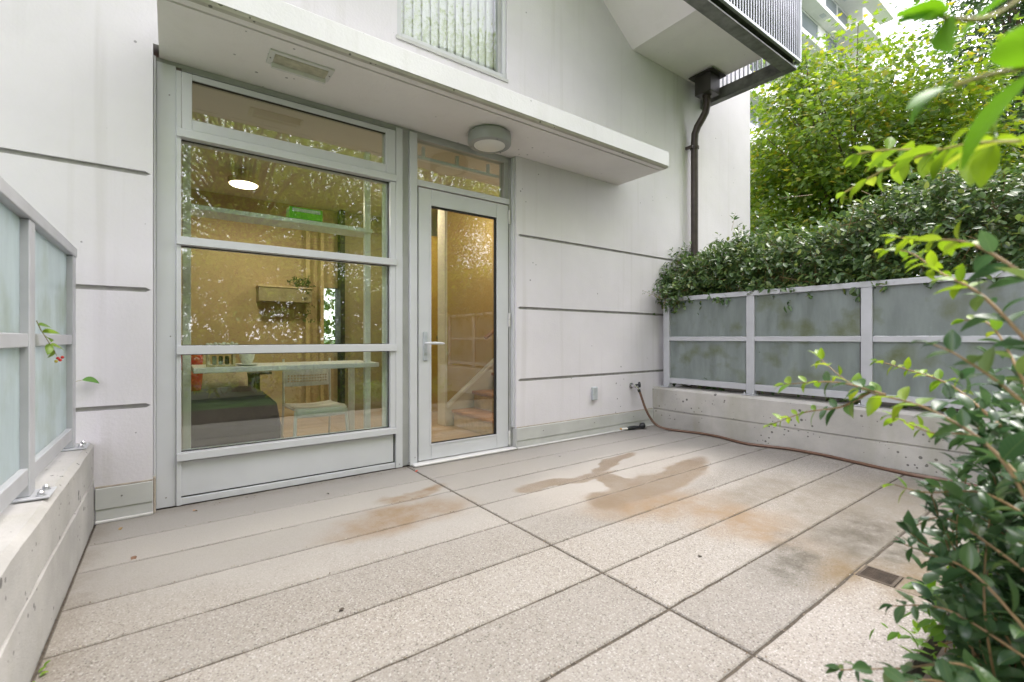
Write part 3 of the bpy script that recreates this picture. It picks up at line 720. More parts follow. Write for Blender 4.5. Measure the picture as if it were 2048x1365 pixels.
# backrest: a band with three rows of round holes
cols_, rows_, pitch, hr_ = 14, 3, .0225, .0075
V, F = [], []; z0b, x0b = .572, .75
def pt(x, z): return (x, .90 + .035 * ((x - .915) / .17) ** 2 - .02, z)
for j in range(rows_):
    for i in range(cols_):
        cx_, cz_ = x0b + .018 + (i + .5) * pitch, z0b + .03 + (j + .5) * pitch; n0 = len(V)
        sq = [(-1, -1), (0, -1), (1, -1), (1, 0), (1, 1), (0, 1), (-1, 1), (-1, 0)]
        for (a, b) in sq: V.append(pt(cx_ + a * pitch / 2, cz_ + b * pitch / 2))
        for k in range(8):
            an = math.atan2(sq[k][1], sq[k][0]); V.append(pt(cx_ + hr_ * math.cos(an), cz_ + hr_ * math.sin(an)))
        for k in range(8): F.append((n0 + k, n0 + (k + 1) % 8, n0 + 8 + (k + 1) % 8, n0 + 8 + k))
xa, xb, za, zb = x0b + .018, x0b + .018 + cols_ * pitch, z0b + .03, z0b + .03 + rows_ * pitch
def strip(p, q, r, s_):
    n = len(V); V.extend([pt(*p), pt(*q), pt(*r), pt(*s_)]); F.append((n, n + 1, n + 2, n + 3))
for i in range(cols_):
    xL, xR = xa + i * pitch, xa + (i + 1) * pitch
    strip((xL, z0b), (xR, z0b), (xR, za), (xL, za)); strip((xL, zb), (xR, zb), (xR, zb + .06), (xL, zb + .06))
strip((x0b, z0b), (xa, z0b), (xa, zb + .06), (x0b, zb + .06)); strip((xb, z0b), (xb + .018, z0b), (xb + .018, zb + .06), (xb, zb + .06))
bo = link_mesh('backrest', mesh_from('backrest', V, F), M['white'], chr_); md = bo.modifiers.new('thick', 'SOLIDIFY'); md.thickness = .003
for xx in (.735, 1.095):
    MB().tube([(xx, .87, .80), (xx, .87, .6), (xx, .86, .45), (xx + (.01 if xx > 1 else -.01), .93, .014)], .009, 8).build('leg', M['white'], chr_, True)
    MB().tube([(xx, .86, .43), (xx, .42, .44)], .008, 8).build('seat_rail', M['white'], chr_, True)
    MB().tube([(xx + (.0 if xx > 1 else .0), .415, .43), (xx + (.02 if xx > 1 else -.02), .39, .014)], .012, 8).build('leg', M['white'], chr_, True)

bd = thing('bed', (-.2, 1.3, 0), 'bed under a charcoal blanket inside the window', 'bed')
bx('mattress', M['sheet'], bd, -1.6, .60, 1.03, 1.98, .16, .455, .05); bx('bed_base', M['darkwood'], bd, -1.6, .60, 1.03, 1.95, .0125, .155, .004)
V, F = [], []; nx, ny = 24, 20
for i in range(nx + 1):
    for j in range(ny + 1):
        x = -1.4 + 2.21 * i / nx; y = .86 + 1.10 * j / ny
        ex = max(0, (x - .59) / .22); ey = max(0, (.99 - y) / .13); e = min(1.0, math.hypot(ex, ey)); z = .515 - .015 * math.sin(3 * x + 2 * y) * .6
        z = z - (.515 - .05) * (1 - math.sqrt(max(0, 1 - e * e))) if e < 1 else .05
        V.append((x - .04 * ex * ex, y + .03 * ey * ey, z + .006 * math.sin(11 * x) * math.sin(7 * y)))
F = [(i * (ny + 1) + j, (i + 1) * (ny + 1) + j, (i + 1) * (ny + 1) + j + 1, i * (ny + 1) + j + 1) for i in range(nx) for j in range(ny)]
bo = link_mesh('blanket', mesh_from('blanket', V, F, True), M['bed'], bd)
def pillow(name, mat, c, w, h, t, rot, label):
    V, F = [], []; n = 10
    for sgn in (1, -1):
        for i in range(n + 1):
            for j in range(n + 1):
                u, v_ = 2 * i / n - 1, 2 * j / n - 1; k = (1 - u ** 4) * (1 - v_ ** 4)
                V.append(Vector((u * w / 2 * (1 - .06 * v_ * v_), sgn * t / 2 * max(0, k) ** .6, v_ * h / 2 * (1 - .06 * u * u))))
    m = (n + 1) * (n + 1)
    for b in (0, m):
        for i in range(n):
            for j in range(n): F.append((b + i * (n + 1) + j, b + (i + 1) * (n + 1) + j, b + (i + 1) * (n + 1) + j + 1, b + i * (n + 1) + j + 1))
    from mathutils import Euler
    e = Euler(rot).to_matrix(); V = [e @ p + Vector(c) for p in V]
    me = mesh_from(name, V, F, True)
    return link_mesh(name, me, mat, None, label, 'pillow')
pillow('cushion', M['redpil'], (.02, 1.62, .70), .44, .42, .14, (R(-18), R(8), R(15)), 'dark red cushion leaning on the bed behind the glass')
pillow('pillow', M['sheet'], (.36, 1.76, .60), .46, .26, .13, (R(-24), 0, R(6)), 'beige pillow lying behind the red cushion on the bed')
nsd = thing('side_table', (.63, 2.2, 0), 'small dark wooden side table beside the bed', 'table')
bx('table_top', M['darkwood'], nsd, .36, .84, 2.05, 2.45, .60, .625, .004)
for xx in (.40, .70):
    for yy in (2.09, 2.39): bx('leg', M['darkwood'], nsd, xx, xx + .035, yy, yy + .035, .0125, .5995, .003)
tb = thing('tapered_bin', (.6, 2.1, .625), 'black tapered bin standing between bed and side table', 'bin')
MB().lathe([(.075, 0), (.10, .18), (.096, .18), (.07, .01)], (.58, 1.99, .44), (0, 0, 1), 20).build('bin_body', M['black'], tb, True)

# ceiling lamp that is switched on
lp = thing('ceiling_lamp', (.58, 2.0, 2.5), 'lit round ceiling lamp glowing inside the room behind the window', 'lamp')
MB().lathe([(.135, 0), (.135, .05), (.12, .05)], (.58, 2.0, 2.48), (0, 0, 1), 32).build('lamp_ring', M['trim_tan'], lp, True)
MB().lathe([(.115, -.010), (.124, .0)], (.58, 2.0, 2.479), (0, 0, 1), 32).build('lamp_diffuser', emit('lamp_glow', (1, .86, .66), 3.2), lp)
MB().tube([(.58, 2.0, 2.53), (.58, 2.0, 2.62)], .05, 12).build('lamp_stem', M['trim_tan'], lp)
def lamp_light(name, loc, size, power):
    ld = bpy.data.lights.new(name, 'AREA'); ld.shape = 'DISK'; ld.size = size; ld.energy = power; ld.color = (1, .84, .62)
    lo = bpy.data.objects.new(name, ld); lo.location = loc; col.objects.link(lo)
lamp_light('ceiling_lamp_light', (.58, 2.0, 2.455), .3, 5.0)
l2 = thing('hall_lamp', (2.2, 1.75, 2.6), 'round ceiling lamp in the hall behind the glass door', 'lamp')
MB().lathe([(.12, -.03), (.13, .0)], (2.15, 1.75, 2.618), (0, 0, 1), 24).build('lamp_diffuser', emit('hall_glow', (1, .82, .55), 6), l2)
lamp_light('hall_lamp_light', (2.15, 1.75, 2.58), .25, 3.6)
l3 = thing('stair_lamp', (3.3, .75, 2.6), 'round ceiling lamp above the stairs beside the glass door', 'lamp')
MB().lathe([(.12, -.03), (.13, .0)], (3.3, .75, 2.618), (0, 0, 1), 24).build('lamp_diffuser', emit('stair_glow', (1, .82, .55), 6), l3)
lamp_light('stair_lamp_light', (3.3, .75, 2.58), .25, 2.8)

# shelf with trailing plant on the far wall, and a bush outside the far window
ws = thing('wall_shelf', (1.1, 2.9, 1.5), 'long pale box shelf fixed to the tan wall inside', 'shelf')
bx('shelf_box', M['iw_olive'], ws, .82, 1.40, 2.80, 2.998, 1.40, 1.565, .004); bx('shelf_top', M['kraft'], ws, .81, 1.41, 2.79, 2.998, 1.5655, 1.585, .003)

# ------------------------------------------------------------------ fittings on the facade
rl = thing('round_ceiling_light', (2.0, -.235, 2.56), 'round grey bulkhead light under the canopy above the door', 'light')
MB().lathe([(.150, 0), (.150, -.012), (.166, -.016), (.168, -.03), (.168, -.085), (.160, -.096), (.126, -.102), (.122, -.098)], (1.997, -.235, 2.5615), (0, 0, 1), 40).build('housing', M['light_body'], rl, True)
MB().lathe([(.121, -.090), (.121, -.099), (.09, -.104), (.02, -.107)], (1.997, -.235, 2.5615), (0, 0, 1), 40).build('diffuser', M['diffuser'], rl, True)
for a in (20, 140, 260):
    MB().lathe([(.006, 0), (.006, .003)], (1.997 + .146 * math.cos(R(a)), -.235 + .146 * math.sin(R(a)), 2.459), (0, 0, -1), 8).build('screw', M['screw'], rl)
re_ = thing('recessed_soffit_light', (.61, -.33, 2.56), 'long rectangular soffit light with yellowed lens under the canopy', 'light')
def ring_plate(mb, x0, x1, y0, y1, z0, z1, ix0, ix1, iy0, iy1):
    mb.box(x0, ix0, y0, y1, z0, z1, .001); mb.box(ix1, x1, y0, y1, z0, z1, .001); mb.box(ix0, ix1, y0, iy0, z0, z1, .001); mb.box(ix0, ix1, iy1, y1, z0, z1, .001)
b = MB(); ring_plate(b, .442, .784, -.408, -.258, 2.550, 2.5615, .470, .756, -.385, -.295); b.build('bezel', M['trimwhite'], re_)
MB().prism([(-.294, 2.5495), (-.262, 2.5495), (-.275, 2.522), (-.292, 2.522)], 'x', .466, .760).build('lower_lip', M['trimwhite'], re_)
bx('lens', M['old_diff'], re_, .4705, .7555, -.3845, -.2955, 2.546, 2.556, .001)
for xx in (.453, .773): MB().lathe([(.004, 0), (.004, .003)], (xx, -.333, 2.5498), (0, 0, -1), 8).build('screw', M['screw'], re_)

dp = thing('drainpipe', (5.03, -.07, 1.2), 'brown metal drainpipe with box hopper running down the wall below the balcony', 'drainpipe')
MB().tube([(5.03, -.075, -.1), (5.03, -.075, 3.30), (5.032, -.080, 3.40), (5.045, -.105, 3.48), (5.065, -.15, 3.56), (5.080, -.185, 3.63), (5.085, -.200, 3.70), (5.085, -.200, 3.82)], .042, 16).build('pipe', M['pipe'], dp, True)
for zz in (3.22, 1.6): MB().lathe([(.052, 0), (.052, .03)], (5.03, -.075, zz), (0, 0, 1), 16).box(4.955, 4.985, -.09, 0, zz, zz + .03).build('bracket', M['pipe'], dp, True)
MB().lathe([(.05, 0), (.05, .02)], (5.085, -.2, 3.80), (0, 0, 1), 16).build('collar', M['pipe'], dp, True)
hp2 = MB(); hp2.box(4.985, 5.185, -.305, -.105, 3.82, 4.03, .004); hp2.build('hopper_box', M['hopper'], dp)
bx('hopper_flange', M['hopper'], dp, 4.935, 5.235, -.355, -.055, 4.0305, 4.0405, .001)

tp = thing('garden_tap', (3.965, 0, .46), 'chrome wall tap with black knob where the hose starts', 'tap')
MB().lathe([(.030, 0), (.030, .008), (.016, .014), (.014, .055), (.017, .06), (.010, .066)], (3.962, -.001, .462), (0, -1, 0), 18).build('tap_body', M['chrome'], tp, True)
MB().tube([(3.962, -.048, .462), (3.985, -.07, .445), (3.992, -.078, .425)], [.012, .012, .011], 10).build('spout', M['chrome'], tp, True)
MB().lathe([(.009, 0), (.009, .03), (.030, .032), (.031, .05), (.024, .054)], (3.98, -.045, .472), (.75, -.65, .05), 14).build('knob', M['black'], tp, True)
hz_ = [(3.992, -.079, .428), (4.004, -.088, .39), (4.03, -.10, .31), (4.06, -.115, .22), (4.10, -.14, .13), (4.135, -.175, .065), (4.165, -.23, .030), (4.19, -.31, .017), (4.235, -.43, .014),
      (4.285, -.60, .014), (4.285, -.80, .014), (4.225, -1.0, .014), (4.20, -1.12, .014), (4.245, -1.27, .014), (4.297, -1.42, .014), (4.306, -1.56, .014), (4.295, -1.72, .014), (4.25, -1.93, .014), (4.205, -2.13, .014), (4.175, -2.30, .014), (4.19, -2.48, .014), (4.16, -2.70, .014), (4.02, -2.80, .014), (3.7, -2.84, .012)]
def catmull(P, n=6):
    P = [Vector(p) for p in P]; out = []
    for i in range(len(P) - 1):
        a, b, c, d_ = P[max(i - 1, 0)], P[i], P[i + 1], P[min(i + 2, len(P) - 1)]
        for k in range(n):
            t = k / n; out.append(.5 * ((2 * b) + (c - a) * t + (2 * a - 5 * b + 4 * c - d_) * t * t + (3 * b - a - 3 * c + d_) * t ** 3))
    out.append(P[-1]); return out
hs = thing('garden_hose', (3.99, -.08, .42), 'brown rubber garden hose trailing from the tap along the low wall', 'hose')
MB().tube(catmull(hz_), .0125, 10).build('tube', M['hose'], hs, True)
MB().tube([hz_[0], (4.000, -.085, .400)], .016, 10).build('coupling', M['black'], hs, True)
nz = thing('spray_nozzle', (3.95, -.05, 0), 'black spray nozzle lying on the paving at the wall base', 'nozzle')
MB().tube([(3.80, -.012, .016), (3.87, -.030, .018)], [.010, .011], 10).build('tail', M['petal'], nz, True)
MB().tube([(3.87, -.030, .020), (3.90, -.038, .022), (3.95, -.052, .024), (4.00, -.065, .024), (4.03, -.072, .026)], [.014, .018, .019, .014, .013], 12).build('grip', M['black'], nz, True)
MB().lathe([(.014, 0), (.030, .015), (.034, .035), (.030, .05), (.026, .046)], (4.025, -.07, .034), (.95, -.25, .05), 18).build('head', M['black'], nz, True)
MB().lathe([(.012, 0), (.016, .006), (.016, .02), (.011, .026)], (3.775, -.006, .017), (.97, -.2, .0), 12).build('fitting', M['brass'], nz, True)
ob = thing('outlet_cover', (3.39, 0, .41), 'small grey outlet cover on the wall left of the tap', 'outlet')
bx('back_box', M['greybox'], ob, 3.358, 3.418, -.018, -.0005, .352, .482, .004); bx('lid', M['greybox'], ob, 3.354, 3.422, -.034, -.0182, .356, .486, .006)

# ------------------------------------------------------------------ low walls and frosted glass fences
def parapet(x_in, x_out, y1, zt, mat, label, gz):
    sg = 1 if x_out > x_in else -1; d_ = .012 * sg
    P = [(x_in, -.11), (x_in, gz - .009), (x_in + d_, gz - .004), (x_in + d_, gz + .004), (x_in, gz + .009), (x_in, zt - .02), (x_in + .02 * sg, zt), (x_out - .01 * sg, zt + .004), (x_out, zt - .01), (x_out, -.11)]
    V, F = [], []; n = len(P); ys = [-.002]; 
    while ys[-1] > y1: ys.append(ys[-1] - .12)
    pr = random.Random(int(abs(x_in * 1000)))
    for y in ys:
        for i, (x, z) in enumerate(P): V.append((x + pr.gauss(0, .0012), y, z + pr.gauss(0, .001)))
    for r in range(len(ys) - 1):
        for i in range(n): F.append((r * n + i, r * n + (i + 1) % n, (r + 1) * n + (i + 1) % n, (r + 1) * n + i))
    F += [tuple(range(n)), tuple((len(ys) - 1) * n + i for i in range(n))]
    return link_mesh('parapet_wall', mesh_from('parapet_wall', V, F), mat, None, label, 'wall')
parapet(4.334, 4.55, -4.9, .428, M['parapet'], 'raw concrete low wall beyond the hose, pitted, carrying the mossy fence', .187)
parapet(-.322, -.56, -3.1, .428, M['parapet_l'], 'pale concrete low wall at the left edge carrying clean frosted panes', .235)

def glass_fence(X, posts, mat, label, side, zt=1.415, thick=.048):
    """side = +1 when the terrace lies towards +x of the fence"""
    fe = thing('glass_fence', (X, posts[0], .43), label, 'fence')
    h = thick / 2; pw = .038
    bx('top_rail', M['alu_fence'], fe, X - h - .004, X + h + .004, posts[-1] - pw, posts[0] + .05, zt - .046, zt, .003)
    for i, y in enumerate(posts):
        po = bx('post', M['alu_fence'], fe, X - h, X + h, y - pw, y + pw, .440, zt - .0465, .003)
        pl = bx('base_plate', M['alu_fence'], fe, X - .055 * (side < 0) - .02, X + .055 * (side > 0) + .02, y - .065, y + .065, .4325, .4395, .002)
        for s_ in (-1, 1):
            MB().lathe([(.014, 0), (.014, .002), (.009, .003), (.009, .011), (.004, .017)], (X + side * .050, y + s_ * .040, .440), (0, 0, 1), 8).build('bolt', M['bolt'], pl)
    for i in range(len(posts) - 1):
        a, b = posts[i + 1] + pw + .0003, posts[i] - pw - .0003
        bx('middle_rail', M['alu_fence'], fe, X - h + .004, X + h - .004, a, b, .940, .985, .002)
        bx('bottom_rail', M['alu_fence'], fe, X - h + .004, X + h - .004, a, b, .478, .536, .002)
        for z0, z1 in ((.5365, .9395), (.9855, zt - .0465)):
            xg = X - side * .004
            bx('pane', mat, fe, xg - .004, xg + .004, a + .012, b - .001, z0, z1, 0)
            bx('pane_gasket', M['gasket'], fe, xg - .006, xg + .006, a, a + .0115, z0, z1, 0)
    return fe
glass_fence(4.43, [-.125, -1.045, -1.955, -2.86, -3.77, -4.68], M['frost_r'], 'mossy frosted glass fence with grey frame overhung by the hedge', -1)
glass_fence(-.402, [-.15, -1.005, -1.86, -2.7], M['frost_l'], 'clean frosted glass fence with grey frame at the left edge', 1)

# ------------------------------------------------------------------ neighbouring tower
tw = thing('apartment_tower', (34, 10, 0), 'white apartment tower with projecting balcony slabs above the maple', 'building')
for k in range(9):
    zb_ = 8.7 + 2.9 * k; xe = (46.0, 45.2)[k % 2]
    sl = MB().box(18, 39.4, 9.5, 10.4, zb_, zb_ + .30, .02).build('balcony_slab', M['slabwhite'], tw)
    bx('balcony_slab', M['slabwhite'], tw, 39.405, xe, 8.4, 10.4, zb_ + .003, zb_ + .297, .02)
    for (a, b) in ((18, 30.5), (39.5, xe - .6)): bx('upstand', M['slabwhite'], sl, a, b, 9.52 if a < 30 else 8.42, 9.66 if a < 30 else 8.56, zb_ + .3005, zb_ + 1.15, .01)
    for xv in (31.5, 36.0, 40.0): bx('soffit_vent', M['greybox'], sl, xv, xv + .5, 9.7, 10.0, zb_ - .02, zb_ - .002, .002)
    for (a, b) in ((18, 26.0), (30.5, 31.4), (37.0, 38.2), (42.6, 44.8)): bx('wall_bay', M['slabwhite'], tw, a, b, 10.4, 10.8, zb_ + .0, zb_ + 2.9, 0)
    for (a, b) in ((26.0, 28.2), (28.2, 30.5), (31.4, 34.2), (34.2, 37.0), (38.2, 40.4), (40.4, 42.6)):
        fr_ = MB(); fr_.box(a + .01, a + .10, 10.4, 10.52, zb_ + .3, zb_ + 2.89); fr_.box(b - .10, b - .01, 10.4, 10.52, zb_ + .3, zb_ + 2.89); fr_.box(a + .10, b - .10, 10.4, 10.52, zb_ + .3, zb_ + .42); fr_.box(a + .10, b - .10, 10.4, 10.52, zb_ + 2.78, zb_ + 2.89)
        wo = fr_.build('window', M['alu'], tw); bx('pane', M['towerwin'], wo, a + .101, b - .101, 10.44, 10.46, zb_ + .421, zb_ + 2.779, 0)
bx('tower_core', M['dimroom'], tw, 18, 44.8, 11.4, 24, 0, 37, 0)

# ------------------------------------------------------------------ foliage
def leaf_template(kind):
    """(verts (n,3) with y along the blade, x across, z up; triangles)"""
    if kind == 'blade':      # elliptic glossy leaf, folded on its midrib and curling down
        mid = [(0, 0), (.16, .02), (.42, .035), (.70, .01), (1, -.10)]; wd = [0, .17, .245, .17, 0]
        V = []
        for (y, z), w in zip(mid, wd): V += [(-w, y, z + w * .28), (0, y, z), (w, y, z + w * .28)]
        F = []
        for i in range(4):
            a = i * 3
            F += [(a, a + 1, a + 4), (a, a + 4, a + 3), (a + 1, a + 2, a + 5), (a + 1, a + 5, a + 4)]
        return np.array(V), np.array(F)
    if kind == 'maple':
        A = [(0, -.02), (.16, .0), (.48, .10), (.27, .24), (.50, .52), (.22, .50), (.0, 1.0)]
        P = [(x, y) for x, y in A] + [(-x, y) for x, y in reversed(A[1:-1])]
        V = [(0, .30, .03)] + [(x, y, -.10 * (abs(x) + .6 * max(0, y - .5))) for x, y in P]; n = len(P)
        return np.array(V), np.array([(0, 1 + i, 1 + (i + 1) % n) for i in range(n)])
    if kind == 'oval':       # small leaf, six faces
        V = [(0, 0, 0), (.24, .35, .06), (.20, .70, .03), (0, 1, -.06), (-.20, .70, .03), (-.24, .35, .06), (0, .45, -.01)]
        return np.array(V), np.array([(6, 0, 1), (6, 1, 2), (6, 2, 3), (6, 3, 4), (6, 4, 5), (6, 5, 0)])
    V = [(0, 0, 0), (.27, .5, .05), (0, 1, -.03), (-.27, .5, .05)]
    return np.array(V), np.array([(0, 1, 2), (0, 2, 3)])
def unit(a): return a / np.maximum(np.linalg.norm(a, axis=1, keepdims=True), 1e-6)
def leaves(kind, P, D, Nn, S):
    """place a template at P along D with face normal about Nn and length S"""
    T, F = leaf_template(kind); P, D, Nn, S = map(np.asarray, (P, D, Nn, S))
    D = unit(D); X = unit(np.cross(D, Nn)); Z = np.cross(X, D)
    V = P[:, None, :] + S[:, None, None] * (T[None, :, 0:1] * X[:, None, :] + T[None, :, 1:2] * D[:, None, :] + T[None, :, 2:3] * Z[:, None, :])
    n, t = len(P), len(T)
    return V.reshape(-1, 3), (F[None] + (np.arange(n) * t)[:, None, None]).reshape(-1, 3)
M['leaf_maple'] = leaf_material('maple_leaf', [(.06, .125, .022), (.095, .18, .027), (.155, .25, .032), (.12, .20, .03), (.22, .30, .037), (.07, .145, .024), (.135, .225, .03), (.30, .27, .042)], .48, .45)
M['leaf_back'] = leaf_material('ash_leaf', [(.03, .065, .026), (.045, .09, .03), (.075, .125, .035), (.04, .08, .034)], .40, .45)
M['leaf_refl'] = leaf_material('plane_leaf', [(.16, .25, .04), (.23, .34, .05), (.31, .40, .06), (.19, .28, .045)], .56, .5)
M['leaf_hedge'] = leaf_material('hedge_leaf', [(.050, .095, .038), (.072, .13, .048), (.10, .165, .052), (.06, .115, .045), (.135, .205, .055), (.048, .092, .042), (.19, .24, .06)], .32, .33, .55)
M['leaf_shrub'] = leaf_material('shrub_leaf', [(.036, .082, .036), (.048, .105, .042), (.07, .135, .05), (.04, .09, .042), (.06, .115, .047)], .30, .27, .65)
M['leaf_young'] = leaf_material('young_leaf', [(.16, .26, .03), (.22, .32, .04), (.12, .22, .03), (.28, .34, .05)], .45, .32, .5)
M['leaf_bright'] = leaf_material('ground_leaf', [(.07, .17, .02), (.11, .24, .03), (.15, .28, .03)], .45, .4)

def make_tree(name, base, trunk_h, blobs, n_clump, per, size, kind, mat, seed, label, group=None, lean=(0, 0), tr=.12, spread=.42, bark='bark'):
    """trunk and limbs reach the leaf clumps; blobs = crown ellipsoids (centre, radii)"""
    r = np.random.default_rng(seed); base = np.array(base, float)
    t = thing(name, tuple(base), label, 'tree', group)
    top = base + np.array([lean[0], lean[1], trunk_h])
    mb = MB(); mid = (base + top) / 2 + np.array([r.normal(0, .1), r.normal(0, .1), 0])
    mb.tube([tuple(base - np.array([0, 0, .2])), tuple(mid), tuple(top)], [tr * 1.25, tr, tr * .7], 10)
    w = np.array([b[1][0] * b[1][1] * b[1][2] for b in blobs]); w = w / w.sum(); C, O = [], []
    for b, cnt in zip(blobs, np.maximum(1, np.round(w * n_clump)).astype(int)):
        d = r.normal(size=(cnt, 3)); d = unit(d); rad = r.uniform(.15, 1, cnt) ** .45
        rad *= 1 + .22 * np.sin(3.1 * d[:, 0] + 4 * d[:, 2] + seed) * np.cos(4.3 * d[:, 1])
        C.append(np.array(b[0]) + d * rad[:, None] * np.array(b[1])); O.append(d)
    C = np.concatenate(C); O = np.concatenate(O)
    nl = min(len(C), 70)
    for i in r.choice(len(C), nl, replace=False):
        c = C[i]; s_ = top * .75 + mid * .25 if r.random() < .4 else top
        q = s_ + (c - s_) * .5 + np.array([r.normal(0, .12), r.normal(0, .12), .12 * np.linalg.norm(c - s_)])
        mb.tube([tuple(s_), tuple(q), tuple(c)], [tr * .32, tr * .17, tr * .05], 5, False)
    mb.build('trunk', M[bark], t, True)
    Pc = np.repeat(C, per, 0); Oc = np.repeat(O, per, 0); n = len(Pc)
    off = r.normal(size=(n, 3)) * np.array([spread, spread, spread * .42]) * r.uniform(.7, 1.3, (n, 1))
    P = Pc + off; D = unit(off * np.array([1, 1, .3]) + Oc * .15 + r.normal(size=(n, 3)) * .25 + np.array([0, 0, -.25]))
    Nn = np.array([0, 0, 1.0]) + r.normal(size=(n, 3)) * .38 + Oc * .25
    V, F = leaves(kind, P, D, Nn, size * r.uniform(.6, 1.25, n))
    link_mesh('crown', np_mesh('crown', V, F), mat, t); return t
def copy_tree(o, loc, rz, label, sc=1.0):
    c = o.copy(); col.objects.link(c); c.location = loc; c.rotation_euler = (0, 0, rz); c.scale = (sc,) * 3; c['label'] = label
    for ch_ in o.children:
        k = ch_.copy(); col.objects.link(k); k.parent = c; k.matrix_parent_inverse = ch_.matrix_parent_inverse
    return c

# maple beyond the end of the house
make_tree('maple_tree', (9.6, -.3, -.12), 2.0, [((9.4, -.2, 4.3), (1.75, 1.9, 1.55)), ((8.6, .35, 3.2), (1.0, 1.2, 1.2)), ((9.6, -1.2, 3.4), (1.2, 1.1, 1.2)), ((9.0, .25, 5.5), (.65, .65, .75)), ((9.2, .1, 2.0), (1.6, 1.6, .9))],
          720, 58, .088, 'maple', M['leaf_maple'], 11, 'yellow-green maple beyond the end of the house, below the tower', tr=.10, spread=.26)
# darker tree with open crown at the right
make_tree('open_tree', (13.6, -2.2, -.12), 4.0, [((13.4, -2.0, 6.3), (2.0, 1.55, 2.4)), ((12.8, -2.3, 8.6), (2.0, 1.6, 1.5)), ((13.0, -1.9, 4.1), (1.9, 1.4, 1.5))],
          560, 46, .115, 'oval', M['leaf_back'], 23, 'dark open-crowned tree against the white sky at the right', tr=.16, spread=.42)
make_tree('open_tree', (12.0, -2.3, -.12), 2.2, [((11.6, -1.95, 2.7), (1.8, 1.0, 1.3)), ((10.9, -2.0, 3.3), (.9, .7, 1.0))],
          150, 42, .11, 'oval', M['leaf_back'], 29, 'low dark tree behind the hedge at the right edge', tr=.10, spread=.36)

# trees across the terrace that the glass mirrors
rt = make_tree('plane_tree', (1.2, -7.6, -.12), 3.0, [((1.2, -7.6, 4.9), (2.7, 1.7, 2.4)), ((-.4, -7.4, 2.7), (1.7, 1.2, 1.3)), ((2.9, -7.5, 2.8), (1.7, 1.2, 1.3)), ((1.0, -7.8, 7.4), (1.9, 1.5, 1.4))],
               600, 100, .080, 'quad', M['leaf_refl'], 41, 'tall leafy tree facing the glazed wall, visible only mirrored in the panes', 'trees facing the glazed wall', tr=.15, spread=.42)
TL = ['leafy tree left of the facing tree, visible only mirrored in the window', 'leafy tree right of the facing tree, visible only mirrored in the door', 'far leafy tree mirrored at the edge of the window', 'far leafy tree mirrored deep in the door pane', 'tallest leafy tree standing behind the facing tree, visible only mirrored', 'farthest tree of the row towards the left, visible only mirrored', 'farthest tree of the row towards the right, visible only mirrored']
for (x, y, rz, sc), lb in zip([(-3.4, -8.2, 1.3, 1.1), (5.8, -8.0, 2.6, 1.05), (-8.0, -10.5, 4.2, 1.3), (10.4, -10.0, 5.2, 1.3), (3.7, -12.0, .7, 1.35), (-12, -17, 2.2, 1.0), (9.5, -18, 3.9, 1.0)], TL):
    copy_tree(rt, (x, y, -.12), rz, lb, sc)

def hedge_mass(name, boxf, n, size, kind, mat, seed, label, cat, parent_loc, shoots=(), tuft=7):
    """twigs scattered through a volume; boxf(rng, n) -> points and outward directions"""
    r = np.random.default_rng(seed); t = thing(name, parent_loc, label, cat)
    C, O = boxf(r, n // tuft); Pc = np.repeat(C, tuft, 0); Oc = np.repeat(O, tuft, 0); m = len(Pc)
    Td = unit(O + r.normal(size=O.shape) * .55 + np.array([0, 0, .15])); Tdr = np.repeat(Td, tuft, 0)
    k = np.tile(np.arange(tuft), len(C)) / tuft
    P = Pc + Tdr * (k * size * 2.6)[:, None] + r.normal(size=(m, 3)) * size * .12
    sd = unit(np.cross(Tdr, r.normal(size=(m, 3)))); D = unit(Tdr * .55 + sd + np.array([0, 0, -.12]))
    Nn = np.array([0, 0, .9]) + Oc * .55 + r.normal(size=(m, 3)) * .35
    V, F = leaves(kind, P, D, Nn, size * r.uniform(.5, 1.35, m)); VV, FF = [V], [F]; nv = len(V)
    mb = MB()
    for c, d_ in list(zip(C, Td))[::5]: mb.tube([tuple(c - d_ * size * 2.5), tuple(c + d_ * size * 2.5)], [size * .05, size * .025], 4, False)
    for s_ in shoots: mb.tube([tuple(q) for q in s_], .006, 5)
    mb.build('stem', M['twig'], t, True)
    link_mesh('foliage', np_mesh('foliage', V, F), mat, t); return t
def fence_hedge(r, n):
    y = -4.6 + 4.75 * r.random(n); y = np.where(y > .12, .12 - (y - .12), y)
    top = 2.0 + .12 * np.sin(y * 1.9 + .6) + .09 * np.sin(y * 5.3) + .10 * (y < -1.2)
    top = np.where(y > -.45, top - .18 * (y + .45) / .5, top)
    a = r.uniform(.01, 1.0, n) * math.pi          # cross-section angle, mostly terrace side and top
    cxx = 5.0 + 0 * y; rx, rz = .56, (top - 1.28)
    rad = r.uniform(.2, 1, n) ** .4
    x = cxx - rx * np.cos(a) * rad; z = 1.30 + rz * np.sin(a) * rad
    z = z + np.where(r.random(n) < .16, r.exponential(.07, n), 0)
    O = np.stack([-np.cos(a) * .8, r.normal(0, .25, n), np.sin(a) * .7], 1)
    return np.stack([x, y, z], 1), O
hedge_mass('fence_hedge', fence_hedge, 52000, .056, 'oval', M['leaf_hedge'], 5, 'dense dark evergreen hedge spilling over the frosted fence', 'hedge', (4.9, -2.2, -.1))
def corner_spill(r, n):
    u = r.random(n); x = 4.62 - .55 * u * r.uniform(.3, 1, n) + .3 * r.random(n); y = -.10 - .28 * r.random(n); z = 1.36 + .38 * r.random(n) * (1 - .5 * u) - .10 * u * r.random(n)
    O = np.stack([-np.ones(n) * .7, r.normal(0, .4, n), r.normal(.1, .5, n)], 1); return np.stack([x, y, z], 1), O
